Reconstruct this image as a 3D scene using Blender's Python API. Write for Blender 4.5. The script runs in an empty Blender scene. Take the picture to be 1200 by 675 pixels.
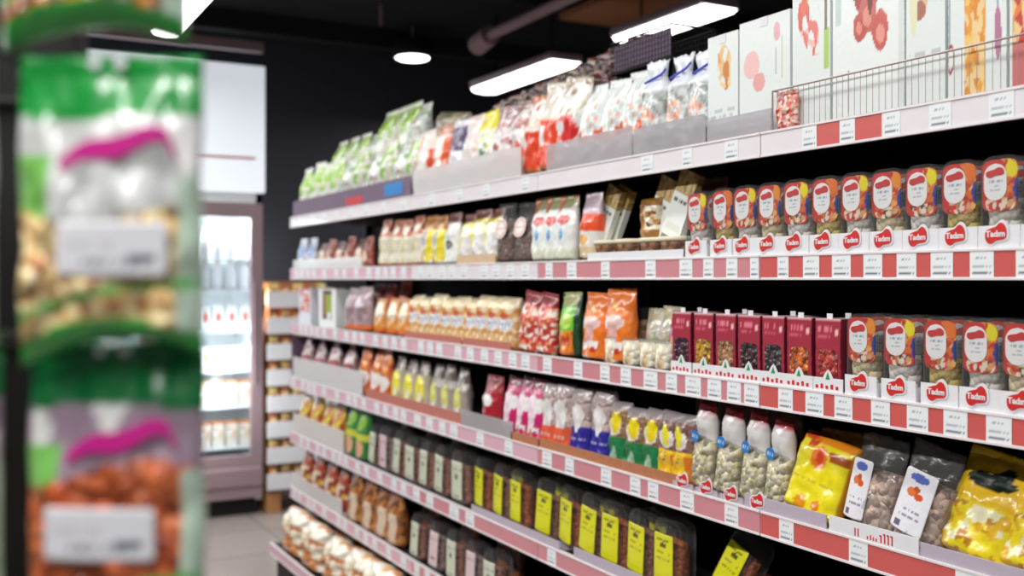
import bpy, bmesh, math, random
from mathutils import Vector, Matrix, noise, Euler
random.seed(7)
PI = math.pi
C = bpy.context.scene.collection
# ------------------------------------------------------------------ camera, world, lights, exposure
EYE = 1.62
YAW = math.radians(28.8)
CY, SY = math.cos(YAW), math.sin(YAW)
cam_d = bpy.data.cameras.new('camera'); cam = bpy.data.objects.new('camera', cam_d); C.objects.link(cam)
cam.location = (0, 0, EYE); cam.rotation_euler = (PI/2, 0, -YAW)
cam_d.lens = 36; cam_d.sensor_width = 36; cam_d.shift_y = -0.00875; cam_d.clip_start = 0.05
cam_d.dof.use_dof = True; cam_d.dof.focus_distance = 2.1; cam_d.dof.aperture_fstop = 2.3
bpy.context.scene.camera = cam
sc = bpy.context.scene
sc.view_settings.view_transform = 'Standard'; sc.view_settings.look = 'None'
sc.view_settings.gamma = 1; sc.view_settings.use_curve_mapping = False
sc.view_settings.exposure = 0.32
w = bpy.data.worlds.new('store_ambient'); sc.world = w; w.use_nodes = True
w.node_tree.nodes['Background'].inputs['Color'].default_value = (0.9, 0.93, 1, 1)
w.node_tree.nodes['Background'].inputs['Strength'].default_value = 0.10
LAMP_Z = EYE + 1.37
def area(name, loc, sx, sy, power, col=(1, .97, .95), rot=(0, 0, 0)):
    d = bpy.data.lights.new(name, 'AREA'); d.shape = 'RECTANGLE'; d.size = sx; d.size_y = sy; d.energy = power; d.color = col
    o = bpy.data.objects.new(name, d); C.objects.link(o); o.location = loc; o.rotation_euler = rot
    return o
AISLE_X = (1.05, -0.55)
for lx, p in ((1.05, 3.9), (-0.55, 29)):  # the row left of the camera is unseen fill, added to even the light
    for i in range(6):
        area('lamp_or_fill_light', (lx, -0.55 + i*1.46, LAMP_Z - .035), .14, 1.15, p)
for i in range(5):
    area('lamp_or_fill_light', (3.4, 1.3 + i*1.46, LAMP_Z - .035), .14, 1.15, 9)
area('fridge_light', (1.25, 7.16, 2.03), 1.2, .06, 22, (.95, .98, 1))

_f = area('fridge_light', (1.86, 7.09, 1.25), .04, 1.6, 13, (.95, .98, 1))
_f.rotation_euler = Vector((-.75, .66, 0)).to_track_quat('-Z', 'Z').to_euler()
_f = area('fridge_light', (1.21, 7.09, 1.25), .04, 1.6, 8, (.95, .98, 1))
_f.rotation_euler = Vector((.75, .66, 0)).to_track_quat('-Z', 'Z').to_euler()
# ------------------------------------------------------------------ colour and materials
def L1(c): return c/12.92 if c <= .04045 else ((c+.055)/1.055)**2.4
def S(r, g, b): return (L1(r/255), L1(g/255), L1(b/255))
WHITE = S(228, 230, 230)
def mat(name, col, rough=.5, metal=0., bump=0., bscale=60., coat=0., var=0., emit=0.):
    m = bpy.data.materials.new(name); m.use_nodes = True; nt = m.node_tree; n = nt.nodes; b = n['Principled BSDF']
    b.inputs['Base Color'].default_value = (*col, 1); b.inputs['Roughness'].default_value = rough
    b.inputs['Metallic'].default_value = metal; b.inputs['Coat Weight'].default_value = coat
    tc = n.new('ShaderNodeTexCoord'); no = n.new('ShaderNodeTexNoise'); no.inputs['Scale'].default_value = bscale
    nt.links.new(tc.outputs['Object'], no.inputs['Vector'])
    if var:
        mx = n.new('ShaderNodeMix'); mx.data_type = 'RGBA'
        mx.inputs[6].default_value = (*[c*(1-var) for c in col], 1); mx.inputs[7].default_value = (*[min(1, c*(1+var)) for c in col], 1)
        nt.links.new(no.outputs['Fac'], mx.inputs[0]); nt.links.new(mx.outputs[2], b.inputs['Base Color'])
    if bump:
        bp = n.new('ShaderNodeBump'); bp.inputs['Strength'].default_value = bump; bp.inputs['Distance'].default_value = .004
        nt.links.new(no.outputs['Fac'], bp.inputs['Height']); nt.links.new(bp.outputs['Normal'], b.inputs['Normal'])
    if emit:
        b.inputs['Emission Color'].default_value = (*col, 1); b.inputs['Emission Strength'].default_value = emit
    return m
def printed(name, rough, coat, wr, wscale, nutscale=85., spec=.5):
    """print colour from the attribute 'Col'; its alpha marks where loose contents show"""
    m = bpy.data.materials.new(name); m.use_nodes = True; nt = m.node_tree; n = nt.nodes; lk = nt.links.new; b = n['Principled BSDF']
    at = n.new('ShaderNodeAttribute'); at.attribute_name = 'Col'
    tc = n.new('ShaderNodeTexCoord')
    vo = n.new('ShaderNodeTexVoronoi'); vo.inputs['Scale'].default_value = nutscale; lk(tc.outputs['Object'], vo.inputs['Vector'])
    hs = n.new('ShaderNodeSeparateColor'); lk(vo.outputs['Color'], hs.inputs[0])
    mr = n.new('ShaderNodeMapRange'); mr.inputs[3].default_value = .45; mr.inputs[4].default_value = 1.45; lk(hs.outputs[0], mr.inputs[0])
    ml = n.new('ShaderNodeMix'); ml.data_type = 'FLOAT'; ml.inputs[2].default_value = 1.
    lk(at.outputs['Alpha'], ml.inputs[0]); lk(mr.outputs[0], ml.inputs[3])
    vm = n.new('ShaderNodeVectorMath'); vm.operation = 'SCALE'; lk(at.outputs['Color'], vm.inputs[0]); lk(ml.outputs[0], vm.inputs[3])
    lk(vm.outputs[0], b.inputs['Base Color'])
    no = n.new('ShaderNodeTexNoise'); no.inputs['Scale'].default_value = wscale; no.inputs['Detail'].default_value = 3; lk(tc.outputs['Object'], no.inputs['Vector'])
    b1 = n.new('ShaderNodeBump'); b1.inputs['Strength'].default_value = wr; b1.inputs['Distance'].default_value = .006; lk(no.outputs['Fac'], b1.inputs['Height'])
    b2 = n.new('ShaderNodeBump'); b2.invert = True; b2.inputs['Distance'].default_value = .006; lk(vo.outputs['Distance'], b2.inputs['Height'])
    lk(at.outputs['Alpha'], b2.inputs['Strength']); lk(b1.outputs[0], b2.inputs['Normal']); lk(b2.outputs[0], b.inputs['Normal'])
    b.inputs['Roughness'].default_value = rough; b.inputs['Coat Weight'].default_value = coat; b.inputs['Coat Roughness'].default_value = .12
    lk(b1.outputs[0], b.inputs['Coat Normal'])
    return m
def film_mat(name, tint=(1, 1, 1), fac=.16, wr=.6, wscale=28., rough=.12, base_=.22):
    m = bpy.data.materials.new(name); m.use_nodes = True; nt = m.node_tree; n = nt.nodes; lk = nt.links.new
    n.remove(n['Principled BSDF']); out = n['Material Output']
    tr = n.new('ShaderNodeBsdfTransparent'); tr.inputs[0].default_value = (*tint, 1)
    gl = n.new('ShaderNodeBsdfPrincipled'); gl.inputs['Base Color'].default_value = (*[base_]*3, 1); gl.inputs['Roughness'].default_value = rough
    gl.inputs['Specular IOR Level'].default_value = 1.
    tc = n.new('ShaderNodeTexCoord'); no = n.new('ShaderNodeTexNoise'); no.inputs['Scale'].default_value = wscale; no.inputs['Detail'].default_value = 3
    lk(tc.outputs['Object'], no.inputs['Vector'])
    bp = n.new('ShaderNodeBump'); bp.inputs['Strength'].default_value = wr; bp.inputs['Distance'].default_value = .01
    lk(no.outputs['Fac'], bp.inputs['Height']); lk(bp.outputs[0], gl.inputs['Normal'])
    mx = n.new('ShaderNodeMixShader'); mx.inputs[0].default_value = fac
    lk(tr.outputs[0], mx.inputs[1]); lk(gl.outputs[0], mx.inputs[2]); lk(mx.outputs[0], out.inputs['Surface'])
    return m
M = dict(
    bag=printed('printed_film', .32, .6, .5, 30), carton=printed('printed_carton', .5, .1, .08, 80),
    card=printed('printed_card', .6, 0., .05, 60), lump=printed('loose_nuts', .5, .15, .2, 60, 75),
    film=film_mat('clear_film'), film_soft=film_mat('frosted_film', fac=.24), film_white=film_mat('milky_film', fac=.62, base_=.85, wr=.1), acrylic=film_mat('acrylic', (.92, .88, .94), .5, .05, 4, .1, .6),
    glass=film_mat('door_glass', (.95, .98, 1), .06, 0, 4, .05),
    metal_dark=mat('dark_shelf_metal', S(22, 20, 24), .6, .2, var=.2), metal_black=mat('black_powder_coat', S(14, 13, 15), .8, var=.3),
    rail=mat('white_rail_plastic', S(232, 226, 228), .35, coat=.3, var=.03), chrome=mat('grey_wire', S(165, 150, 146), .35, .5, var=.1),
    cardboard=mat('brown_cardboard', S(172, 112, 76), .8, bump=.1, var=.15), cardred=mat('reddish_cardboard', S(178, 110, 98), .8, bump=.1, var=.15),
    greyplast=mat('mauve_grey_plastic', S(186, 176, 190), .3, coat=.4, var=.06), whitecard=mat('white_card', S(226, 228, 232), .5, var=.04),
    purple=mat('purple_plastic', S(110, 88, 112), .5, var=.2), mauve=mat('mauve_metal', S(165, 142, 148), .35, .3, var=.05),
    enamel=mat('white_enamel', S(232, 236, 240), .4, var=.02), header=mat('lit_header_panel', S(232, 238, 246), .4, var=.02, emit=.5), redline=mat('red_stripe', S(205, 120, 110), .5, var=.1),
    redprint=mat('red_print', S(205, 40, 36), .45, var=.08), cream=mat('cream_plastic', S(225, 218, 190), .5, var=.05),
    wood=mat('light_wood', S(185, 130, 82), .6, var=.2, bscale=12), duct=mat('grey_duct', S(165, 132, 138), .6, var=.15), brownpanel=mat('brown_panel', S(150, 94, 52), .7, var=.2),
    beige=mat('beige_cardboard', S(205, 180, 148), .7, var=.08), blue=mat('blue_plastic', S(30, 130, 200), .5, var=.1), green=mat('green_print', S(40, 150, 70), .45, var=.12),
    magenta=mat('magenta_print', S(214, 40, 150), .4, var=.08), inner=mat('fridge_white', S(235, 240, 240), .5, var=.03),
)
def insert_mat(name, c): return mat(name, c, .4, coat=.3, var=.06, bscale=8)
M['ins_red'] = insert_mat('red_rail_insert', S(205, 92, 88)); M['ins_glare'] = insert_mat('glare_pink_rail_insert', S(206, 138, 146))  # pink tints: overexposure of the farther red strips put into the insert colour
M['ins_glare_pale'] = insert_mat('glare_pale_rail_insert', S(220, 178, 192)); M['ins_white'] = insert_mat('white_rail_insert', S(228, 224, 228))
# emissive diffuser
M['lamp'] = mat('lamp_diffuser', (1, 1, 1), .5, emit=5.0, var=.01)

# ------------------------------------------------------------------ object helpers
def link(name, me, m, parent=None, loc=None, rot=None):
    o = bpy.data.objects.new(name, me); C.objects.link(o)
    if m is not None and not me.materials: me.materials.append(m)
    if parent is not None: o.parent = parent
    if loc: o.location = loc
    if rot: o.rotation_euler = rot
    return o
def thing(name, label, cat, loc=(0, 0, 0), rot=(0, 0, 0), group=None):
    o = bpy.data.objects.new(name, None); C.objects.link(o); o.empty_display_size = .05
    o.location = loc; o.rotation_euler = rot; tag(o, label, cat, group); return o
def tag(o, label, cat, group=None):
    o['label'] = label; o['category'] = cat
    if group: o['group'] = group
    return o
def struct(o): o['kind'] = 'structure'; return o
def from_bm(name, bm, smooth=False):
    me = bpy.data.meshes.new(name); bm.normal_update(); bm.to_mesh(me); bm.free()
    if smooth:
        for p in me.polygons: p.use_smooth = True
    return me
def add_box(bm, x0, x1, y0, y1, z0, z1, bev=0.):
    r = bmesh.ops.create_cube(bm, size=1.)
    vs = r['verts']
    for v in vs: v.co = Vector(((x0+x1)/2 + v.co.x*(x1-x0), (y0+y1)/2 + v.co.y*(y1-y0), (z0+z1)/2 + v.co.z*(z1-z0)))
    if bev:
        es = list({e for v in vs for e in v.link_edges})
        bmesh.ops.bevel(bm, geom=es, offset=bev, segments=2, affect='EDGES', profile=.6)
def box_me(name, x0, x1, y0, y1, z0, z1, bev=0.):
    bm = bmesh.new(); add_box(bm, x0, x1, y0, y1, z0, z1, bev); return from_bm(name, bm)
def add_rod(bm, a, b, r, n=8):
    a, b = Vector(a), Vector(b); d = b-a
    q = d.to_track_quat('Z', 'Y').to_matrix().to_4x4()
    bmesh.ops.create_cone(bm, cap_ends=True, segments=n, radius1=r, radius2=r, depth=d.length, matrix=Matrix.Translation((a+b)/2) @ q)
def lathe_me(name, prof, n=20, paint=None):
    vs, fs = [], []
    for r, z in prof:
        for k in range(n): a = 2*PI*k/n; vs.append((r*math.cos(a), r*math.sin(a), z))
    for j in range(len(prof)-1):
        for k in range(n): fs.append((j*n+k, j*n+(k+1) % n, (j+1)*n+(k+1) % n, (j+1)*n+k))
    fs.append(tuple(range(n-1, -1, -1))); fs.append(tuple((len(prof)-1)*n+k for k in range(n)))
    me = bpy.data.meshes.new(name); me.from_pydata(vs, [], fs); me.update()
    for p in me.polygons: p.use_smooth = len(p.vertices) == 4
    if paint: colour(me, [paint(k/n, z) for r, z in prof for k in range(n)])
    return me
def colour(me, cols):
    a = me.color_attributes.new('Col', 'FLOAT_COLOR', 'POINT')
    flat = []
    for c in cols: flat += [c[0], c[1], c[2], c[3] if len(c) > 3 else 0.]
    a.data.foreach_set('color', flat)
def text_me(name, s, size):
    cu = bpy.data.curves.new(name, 'FONT'); cu.body = s; cu.size = size; cu.align_x = 'CENTER'; cu.align_y = 'CENTER'; cu.extrude = .0004; cu.offset = .0005
    o = bpy.data.objects.new(name, cu); C.objects.link(o)
    me = bpy.data.meshes.new_from_object(o.evaluated_get(bpy.context.evaluated_depsgraph_get()))
    bpy.data.objects.remove(o)
    R = Matrix.Rotation(PI/2, 4, 'X'); me.transform(R); return me

# ------------------------------------------------------------------ printed art (one function of u across, v up)
def art(base, *ops, seed=0):
    """ops: ('band',v0,v1,col[,nut]) ('rect',u0,u1,v0,v1,col[,nut]) ('ell',cu,cv,ru,rv,col[,nut]) ('ring',cu,cv,ru,rv,col)
            ('busy',u0,u1,v0,v1,[cols],n,prob)  ('wave',v,amp,th,col)  ('text',u0,u1,v,th,col)"""
    def cell(a, b): return random.Random(hash((seed, a, b))).random()
    def f(u, v):
        c = (*base, 0.) if len(base) == 3 else base
        u0, v0 = u, v
        wb = noise.noise(Vector((u*7+seed*3.1, v*9, seed*.7)))*.013
        for o in ops:
            if o[0] in ('ell', 'ring'): u, v = u0+wb, v0+wb*.8
            else: u, v = u0, v0
            k = o[0]
            if k == 'band':
                if o[1] <= v <= o[2]: c = (*o[3], o[4] if len(o) > 4 else 0.)
            elif k == 'rect':
                if o[1] <= u <= o[2] and o[3] <= v <= o[4]: c = (*o[5], o[6] if len(o) > 6 else 0.)
            elif k == 'ell':
                if ((u-o[1])/o[3])**2 + ((v-o[2])/o[4])**2 <= 1: c = (*o[5], o[6] if len(o) > 6 else 0.)
            elif k == 'ring':
                q = ((u-o[1])/o[3])**2 + ((v-o[2])/o[4])**2
                if .6 <= q <= 1: c = (*o[5], 0.)
            elif k == 'wave':
                if abs(v-(o[1]+o[2]*math.sin(u*5.))) < o[3]: c = (*o[4], 0.)
            elif k == 'busy':
                if o[1] <= u <= o[2] and o[3] <= v <= o[4]:
                    d_, p_ = noise.voronoi(Vector((u*o[6], v*o[6]*1.45, seed*1.37+o[6])))
                    a, b = int(p_[0][0]*97), int(p_[0][1]*89)
                    r = cell(a, b)
                    if r < o[7]: cc = o[5][int(cell(b+50, a)*len(o[5]))]; c = (*cc[:3], cc[3] if len(cc) > 3 else 0.)
            elif k == 'text':
                if o[1] <= u <= o[2] and abs(v-o[3]) < o[4] and cell(int(u*18), int(o[3]*97)) < .62: c = (*o[5], 0.)
        return c
    return f

# ------------------------------------------------------------------ pack meshes: base at z=0, facing -Y, centred on x
def pillow_me(name, w, h, d, paint, nu=22, nv=32, wr=.003, seed=0, top='seal', low=.06, p=2.4, wf=None, rag=.0):
    vs, cs, fs, idx = [], [], [], {}
    def tv(v):
        b = min(1., (v/low))**.55 if v < low else 1.
        if top == 'seal': t = 1. if v < .55 else max(0., 1-((v-.55)/.38))**.75 if v < .93 else 0.
        elif top == 'full': t = max(0., 1-((v-.80)/.20))**.5 if v > .80 else 1.
        elif top == 'neck': t = 1. if v < .68 else (.3+.7*(1-(v-.68)/.12) if v < .80 else .3) if v < .97 else .1
        elif top == 'long': t = 1. if v < .35 else max(0., 1-((v-.35)/.6))**.9 if v < .95 else 0.
        return b*t
    def wd(v):
        q = wf(v) if wf else 1.
        if top == 'neck': q *= 1. if v < .68 else (1-.42*(v-.68)/.14 if v < .82 else .58+(v-.82)/.18*.35)
        return q
    for s in (-1, 1):
        for j in range(nv+1):
            for i in range(nu+1):
                u, v = i/nu, j/nv
                edge = i in (0, nu) or j in (0, nv)
                if edge and s == 1: idx[(s, i, j)] = idx[(-1, i, j)]; continue
                a = abs(2*u-1)
                t = d/2*(max(0., 1-a**p))**.55*tv(v)
                x = (u-.5)*w*wd(v)
                nz = noise.noise(Vector((u*5+seed, v*6, s*3+seed*1.7)))
                n2 = noise.noise(Vector((u*11+seed, v*9+4, s*5)))
                y = s*t + (nz*wr*2+n2*wr if not edge else nz*wr)*(.4+.6*tv(v) if top != 'neck' else 1)
                z = h*v + (rag*noise.noise(Vector((u*6+seed, 9, 1))) if v > .9 else 0)
                x += w*.02*noise.noise(Vector((seed, v*4, a)))
                idx[(s, i, j)] = len(vs); vs.append((x, y, z)); cs.append(paint(u, v) if s < 0 or edge else paint(1-u, v))
        for j in range(nv):
            for i in range(nu):
                q = [idx[(s, i, j)], idx[(s, i+1, j)], idx[(s, i+1, j+1)], idx[(s, i, j+1)]]
                fs.append(q if s < 0 else q[::-1])
    me = bpy.data.meshes.new(name); me.from_pydata(vs, [], fs); me.update(); colour(me, cs)
    for pl in me.polygons: pl.use_smooth = True
    return me
def carton_me(name, w, h, d, paint, side=None, nu=24, nv=36, topcol=None, taper=0.):
    vs, cs, fs = [], [], []
    def grid(fn, a, b, pf):
        o = len(vs)
        for j in range(b+1):
            for i in range(a+1):
                vs.append(fn(i/a, j/b)); cs.append(pf(i/a, j/b))
        for j in range(b):
            for i in range(a): k = o+j*(a+1)+i; fs.append((k, k+1, k+a+2, k+a+1))
    side = side or (lambda u, v: paint(.04, v)); top = (lambda u, v: topcol or paint(.5, .97))
    W = lambda v: w/2*(1-taper*v)
    D = lambda v: d/2*(1-taper*v)
    grid(lambda u, v: ((2*u-1)*W(v), -D(v), h*v), nu, nv, paint)
    grid(lambda u, v: ((1-2*u)*W(v), D(v), h*v), 4, 8, paint)
    grid(lambda u, v: (W(v), (2*u-1)*D(v), h*v), 8, nv, side)
    grid(lambda u, v: (-W(v), (1-2*u)*D(v), h*v), 8, nv, side)
    grid(lambda u, v: ((2*u-1)*W(1), (2*v-1)*D(1), h), 2, 2, top)
    grid(lambda u, v: ((1-2*u)*W(0), (2*v-1)*D(0), 0), 2, 2, top)
    me = bpy.data.meshes.new(name); me.from_pydata(vs, [], fs); me.update(); colour(me, cs)
    bm = bmesh.new(); bm.from_mesh(me); bmesh.ops.remove_doubles(bm, verts=bm.verts, dist=1e-5); bm.to_mesh(me); bm.free()
    return me
def outline_round(w, h, r, n=6, rb=None):
    rb = r*.3 if rb is None else rb
    pts = []
    for cx, cz, rr, a0 in ((w/2-rb, rb, rb, -90), (w/2-r, h-r, r, 0), (-w/2+r, h-r, r, 90), (-w/2+rb, rb, rb, 180)):
        for k in range(n+1): a = math.radians(a0+90*k/n); pts.append((cx+rr*math.cos(a), cz+rr*math.sin(a)))
    return pts
def prism_me(name, pts, y0, y1, z=0., bev=0.):
    bm = bmesh.new(); f = [bm.verts.new((x, y0, zz+z)) for x, zz in pts]; b = [bm.verts.new((x, y1, zz+z)) for x, zz in pts]
    n = len(pts); bm.faces.new(f); bm.faces.new(b[::-1])
    for k in range(n): bm.faces.new((f[k], b[k], b[(k+1) % n], f[(k+1) % n]))
    bmesh.ops.recalc_face_normals(bm, faces=bm.faces)
    if bev:
        es = [e for e in bm.edges if abs(e.verts[0].co.y-e.verts[1].co.y) < 1e-7]
        bmesh.ops.bevel(bm, geom=es, offset=bev, segments=2, affect='EDGES')
    return from_bm(name, bm)
def plate_me(name, w, h, paint, nu=20, nv=24, r=.0, curve=0., th=.0008):
    """thin painted card with rounded corners (squeezed grid); stands at z 0..h, bowed by curve"""
    vs, cs, fs = [], [], []
    for s in (0, 1):
        for j in range(nv+1):
            for i in range(nu+1):
                u, v = i/nu, j/nv; z = h*v; hw = w/2
                if r:
                    e = min(z, h-z)
                    if e < r: hw = w/2-r+math.sqrt(max(0, r*r-(r-e)**2))
                vs.append(((2*u-1)*hw, s*th+curve*((2*u-1)**2), z)); cs.append(paint(u, v))
    n1 = (nu+1)*(nv+1)
    for j in range(nv):
        for i in range(nu):
            k = j*(nu+1)+i; fs.append((k, k+1, k+nu+2, k+nu+1)); fs.append((n1+k, n1+k+nu+1, n1+k+nu+2, n1+k+1))
    ring = [i for i in range(nu+1)] + [j*(nu+1)+nu for j in range(1, nv+1)] + [nv*(nu+1)+i for i in range(nu-1, -1, -1)] + [j*(nu+1) for j in range(nv-1, 0, -1)]
    for k in range(len(ring)): a, b = ring[k], ring[(k+1) % len(ring)]; fs.append((b, a, n1+a, n1+b))
    me = bpy.data.meshes.new(name); me.from_pydata(vs, [], fs); me.update(); colour(me, cs)
    for pl in me.polygons: pl.use_smooth = bool(curve)
    return me

# ------------------------------------------------------------------ the place
FX = 1.61                      # front plane of the shelf rails (distance from the camera's line down the aisle)
Z = {1: EYE+.276, 2: EYE-.001, 3: EYE-.291, 4: EYE-.580, 5: EYE-.874, 6: EYE-1.17, 7: EYE-1.46}
SURF = {k: z+.052 for k, z in Z.items()}
END = 5.41
FRONT = {k: FX for k in Z}; FRONT[7] = 1.50
def s_at(px, X=FX):            # place along the aisle of a bearing from the camera at distance X
    return (1200*X/(CY*(px+60)) - X*SY)/CY
SHELF = {1: 'top shelf', 2: 'eye-level shelf', 3: 'third shelf', 4: 'fourth shelf', 5: 'fifth shelf', 6: 'sixth shelf', 7: 'base shelf'}

struct(link('floor', box_me('floor', -3, 7, -2, 9.6, -.1, 0), None)).data.materials.append(None)
fl = bpy.data.objects['floor']; fl.data.materials.clear()
fm = bpy.data.materials.new('tile_floor'); fm.use_nodes = True; nt = fm.node_tree
bk = nt.nodes.new('ShaderNodeTexBrick'); bk.offset = 0; bk.inputs['Color1'].default_value = (*S(150, 141, 136), 1); bk.inputs['Color2'].default_value = (*S(160, 150, 144), 1)
bk.inputs['Mortar'].default_value = (*S(120, 112, 108), 1); bk.inputs['Scale'].default_value = 1; bk.inputs['Brick Width'].default_value = .6; bk.inputs['Row Height'].default_value = .6; bk.inputs['Mortar Size'].default_value = .006
tc = nt.nodes.new('ShaderNodeTexCoord'); nt.links.new(tc.outputs['Object'], bk.inputs['Vector']); nt.links.new(bk.outputs[0], nt.nodes['Principled BSDF'].inputs['Base Color'])
nt.nodes['Principled BSDF'].inputs['Roughness'].default_value = .25
fl.data.materials.append(fm)
M['ceil'] = mat('black_ceiling', S(9, 9, 10), .9, var=.3, bscale=3); M['wall'] = mat('dark_wall', S(46, 46, 54), .8, var=.08, bscale=3)
struct(link('ceiling', box_me('ceiling', -3, 7, -2, 9.6, 3.5, 3.6), M['ceil']))
struct(link('wall_back', box_me('wall_back', -3, 7, 8.0, 8.1, 0, 3.5), M['wall']))
struct(link('wall_right', box_me('wall_right', 6.9, 7, -2, 8, 0, 3.5), M['wall']))
struct(link('wall_left', box_me('wall_left', -3, -2.9, -2, 8, 0, 3.5), M['wall']))
def trim(n, *a, m=None): return struct(link('trim_%d' % n, box_me('trim', *a), m or M['duct']))
trim(1, -2.9, 1.86, 6.86, 6.92, 3.15, 3.215, m=M['mauve'])
for i, y in enumerate((2.2, 3.9, 5.6, 7.2)):       # faint dark beams across the ceiling
    trim(i+2, -2.9, 6.9, y, y+.12, 3.36, 3.5, m=M['metal_black'])
# duct with rounded end, and brown panel, above the neighbouring aisle
def along(px, py, X): s = s_at(px, X); dep = s*CY+X*SY; return Vector((X, s, EYE+(327-py)/1200*dep))
bm = bmesh.new()
a, b = along(572, 42, 3.0), along(705, -20, 3.0)
add_rod(bm, a, b, .032, 16); add_rod(bm, a+Vector((0, -.02, 0)), a+Vector((0, .16, -.03)), .065, 16)
bmesh.ops.recalc_face_normals(bm, faces=bm.faces)
o = link('air_duct', from_bm('air_duct', bm), M['duct']); tag(o, 'grey round air duct hanging under the black ceiling', 'duct')
pa = along(650, 22, 3.3)
o = link('ceiling_panel', box_me('ceiling_panel', 3.3, 3.9, s_at(760, 3.3), s_at(655, 3.3), 3.22, 3.26, .004), M['brownpanel']); tag(o, 'brown wooden panel under the dark ceiling above the strip lamps', 'panel')

va = along(835, 4, 3.3)
o = link('ceiling_vent', box_me('ceiling_vent', -.15, .25, -.35, .25, 0, .1, .01), M['mauve'], None, (va.x, va.y, 3.2)); tag(o, 'mauve metal box under the ceiling above the strip lamp over the rice bags', 'vent')
# strip lamps
def strip_lamp(x, y, label, grp=None):
    t = thing('strip_lamp', label, 'ceiling lamp', (x, y, LAMP_Z), group=grp)
    bm = bmesh.new(); add_box(bm, -.085, .085, -.6, .6, 0, .05, .012); link('lamp_housing', from_bm('h', bm), M['mauve'], t)
    link('diffuser', prism_me('diff', [(-.075, 0), (-.06, -.022), (0, -.03), (.06, -.022), (.075, 0)], -.59, .59), M['lamp'], t)
    for yy in (-.4, .4):
        bm = bmesh.new(); add_rod(bm, (0, yy, .05), (0, yy, 3.5-LAMP_Z), .006); link('suspension_rod', from_bm('r', bm), M['metal_black'], t)
    return t
lamp_spans = [(s_at(845, 3.4), s_at(735, 3.4)), (s_at(664, 3.4), s_at(567, 3.4))]
ORD = ['first', 'second', 'third', 'fourth', 'fifth', 'sixth', 'seventh', 'eighth', 'ninth', 'tenth', 'eleventh', 'twelfth', 'thirteenth', 'fourteenth']
NM = ['white strip lamp mostly hidden behind the printed cartons on the top shelf', 'white strip lamp showing above the tied rice bags', 'white strip lamp showing above the dark brown bags', 'white strip lamp hidden low behind the green bags']
for i, (a, b) in enumerate(lamp_spans):
    q = strip_lamp(3.4, (a+b)/2, NM[i+1]); q.scale = (1.45, (b-a)/1.2, 1)
for i in range(5): strip_lamp(1.05, -.55+i*1.46, 'white strip lamp over the aisle, partly behind the hanging nut bags' if i == 4 else 'white strip lamp hanging over the aisle, %s along towards the fridge' % ORD[i], 'aisle strip lamps')
# round downlight
d = along(483, 68, 3.02)
dl = thing('downlight', 'small round white downlight glowing near the dark back wall', 'ceiling lamp', (d.x, d.y, d.z))
link('lamp_housing', lathe_me('dlh', [(.14, .0), (.15, .03), (.13, .12), (.02, .14)], 28), M['metal_black'], dl)
link('diffuser', lathe_me('dld', [(.02, -.012), (.11, -.008), (.125, .0), (.10, .004)], 28), M['lamp'], dl)
bm = bmesh.new(); add_rod(bm, (0, 0, .13), (0, 0, max(.2, 3.5-d.z)), .008); link('suspension_rod', from_bm('r', bm), M['duct'], dl)
# thin hanging rods seen against the ceiling
for px, lab in ((250, 'thin grey rod hanging from the ceiling above the fridge'), (446, 'thin grey rod hanging from the ceiling above the round downlight')):
    q = along(px, 30, 2.6 if px > 300 else 1.9)
    bm = bmesh.new(); add_rod(bm, (0, 0, 0), (0, 0, 3.5-q.z), .008)
    o = link('hanging_rod', from_bm('rod', bm), M['duct'], None, q); tag(o, lab, 'rod')

# ------------------------------------------------------------------ gondola, shelves, rails, tags
BAYS = [(.76, 1.76), (1.76, 2.76), (2.76, 3.76), (3.76, 4.76), (4.76, END)]
g = thing('shelving_unit', 'long dark shelving unit running down the aisle, holding seven shelves of snacks', 'shelving', (2.06, .76, 0))
link('back_panel', box_me('bp', 0, .02, 0, END-.76, .1, Z[1]+.06), M['metal_black'], g)
link('base_plinth', box_me('pl', -.52, -.02, 0, END-.76, 0, Z[7]-.005), M['metal_dark'], g)
for i, s in enumerate([b[0] for b in BAYS[1:]]+[END-.012]):
    link('upright', box_me('up', -.03, -.002, s-.76-.012, s-.76+.012, .0, Z[1]+.06), M['metal_dark'], g)
for k in (3, 4, 5):
    pass
link('end_bracket', box_me('eb', -.44, -.02, END-.76+.003, END-.76+.008, Z[4]+.06, Z[3]-.02), M['purple'], g)

TAGART = art(S(232, 238, 240), ('text', .12, .75, .72, .05, S(150, 160, 170)), ('text', .1, .9, .42, .04, S(170, 178, 186)), ('text', .12, .92, .14, .055, S(95, 105, 120)))
TAG = plate_me('price_tag', .052, .046, TAGART, 14, 12, 0, 0, .0008)
PX = {  # price tag edges, as bearings
 (2, 0): [(912, 925), (942, 961), (976, 998), (1013, 1035), (1052, 1075), (1092, 1118), (1138, 1166), (1192, 1222)],
 (2, 1): [(640, 648), (665, 676), (705, 715), (757, 769), (797, 812), (825, 837), (852, 865), (880, 890)],
 (3, 0): [(913, 930), (945, 966), (979, 1000), (1022, 1044), (1064, 1089), (1107, 1135), (1157, 1187)],
 (3, 1): [(637, 647), (673, 683), (704, 715), (728, 740), (755, 771), (781, 794), (804, 822), (830, 846), (853, 869), (873, 890)],
 (1, 0): [(941, 958), (985, 1003), (1036, 1056), (1090, 1116), (1160, 1190)],
 (1, 1): [(752, 766), (800, 812), (850, 866)],
 (4, 1): [(636, 647), (663, 673), (705, 717), (739, 751), (760, 772), (798, 814), (850, 866)],
 (4, 0): [(914, 931), (996, 1018), (1121, 1148)],
 (4, 2): [(486, 493), (500, 507), (515, 522), (528, 536), (559, 567), (592, 601)],
 (5, 1): [(642, 652)], (5, 2): [(484, 492), (500, 508), (527, 538), (546, 556)],
}
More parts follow.
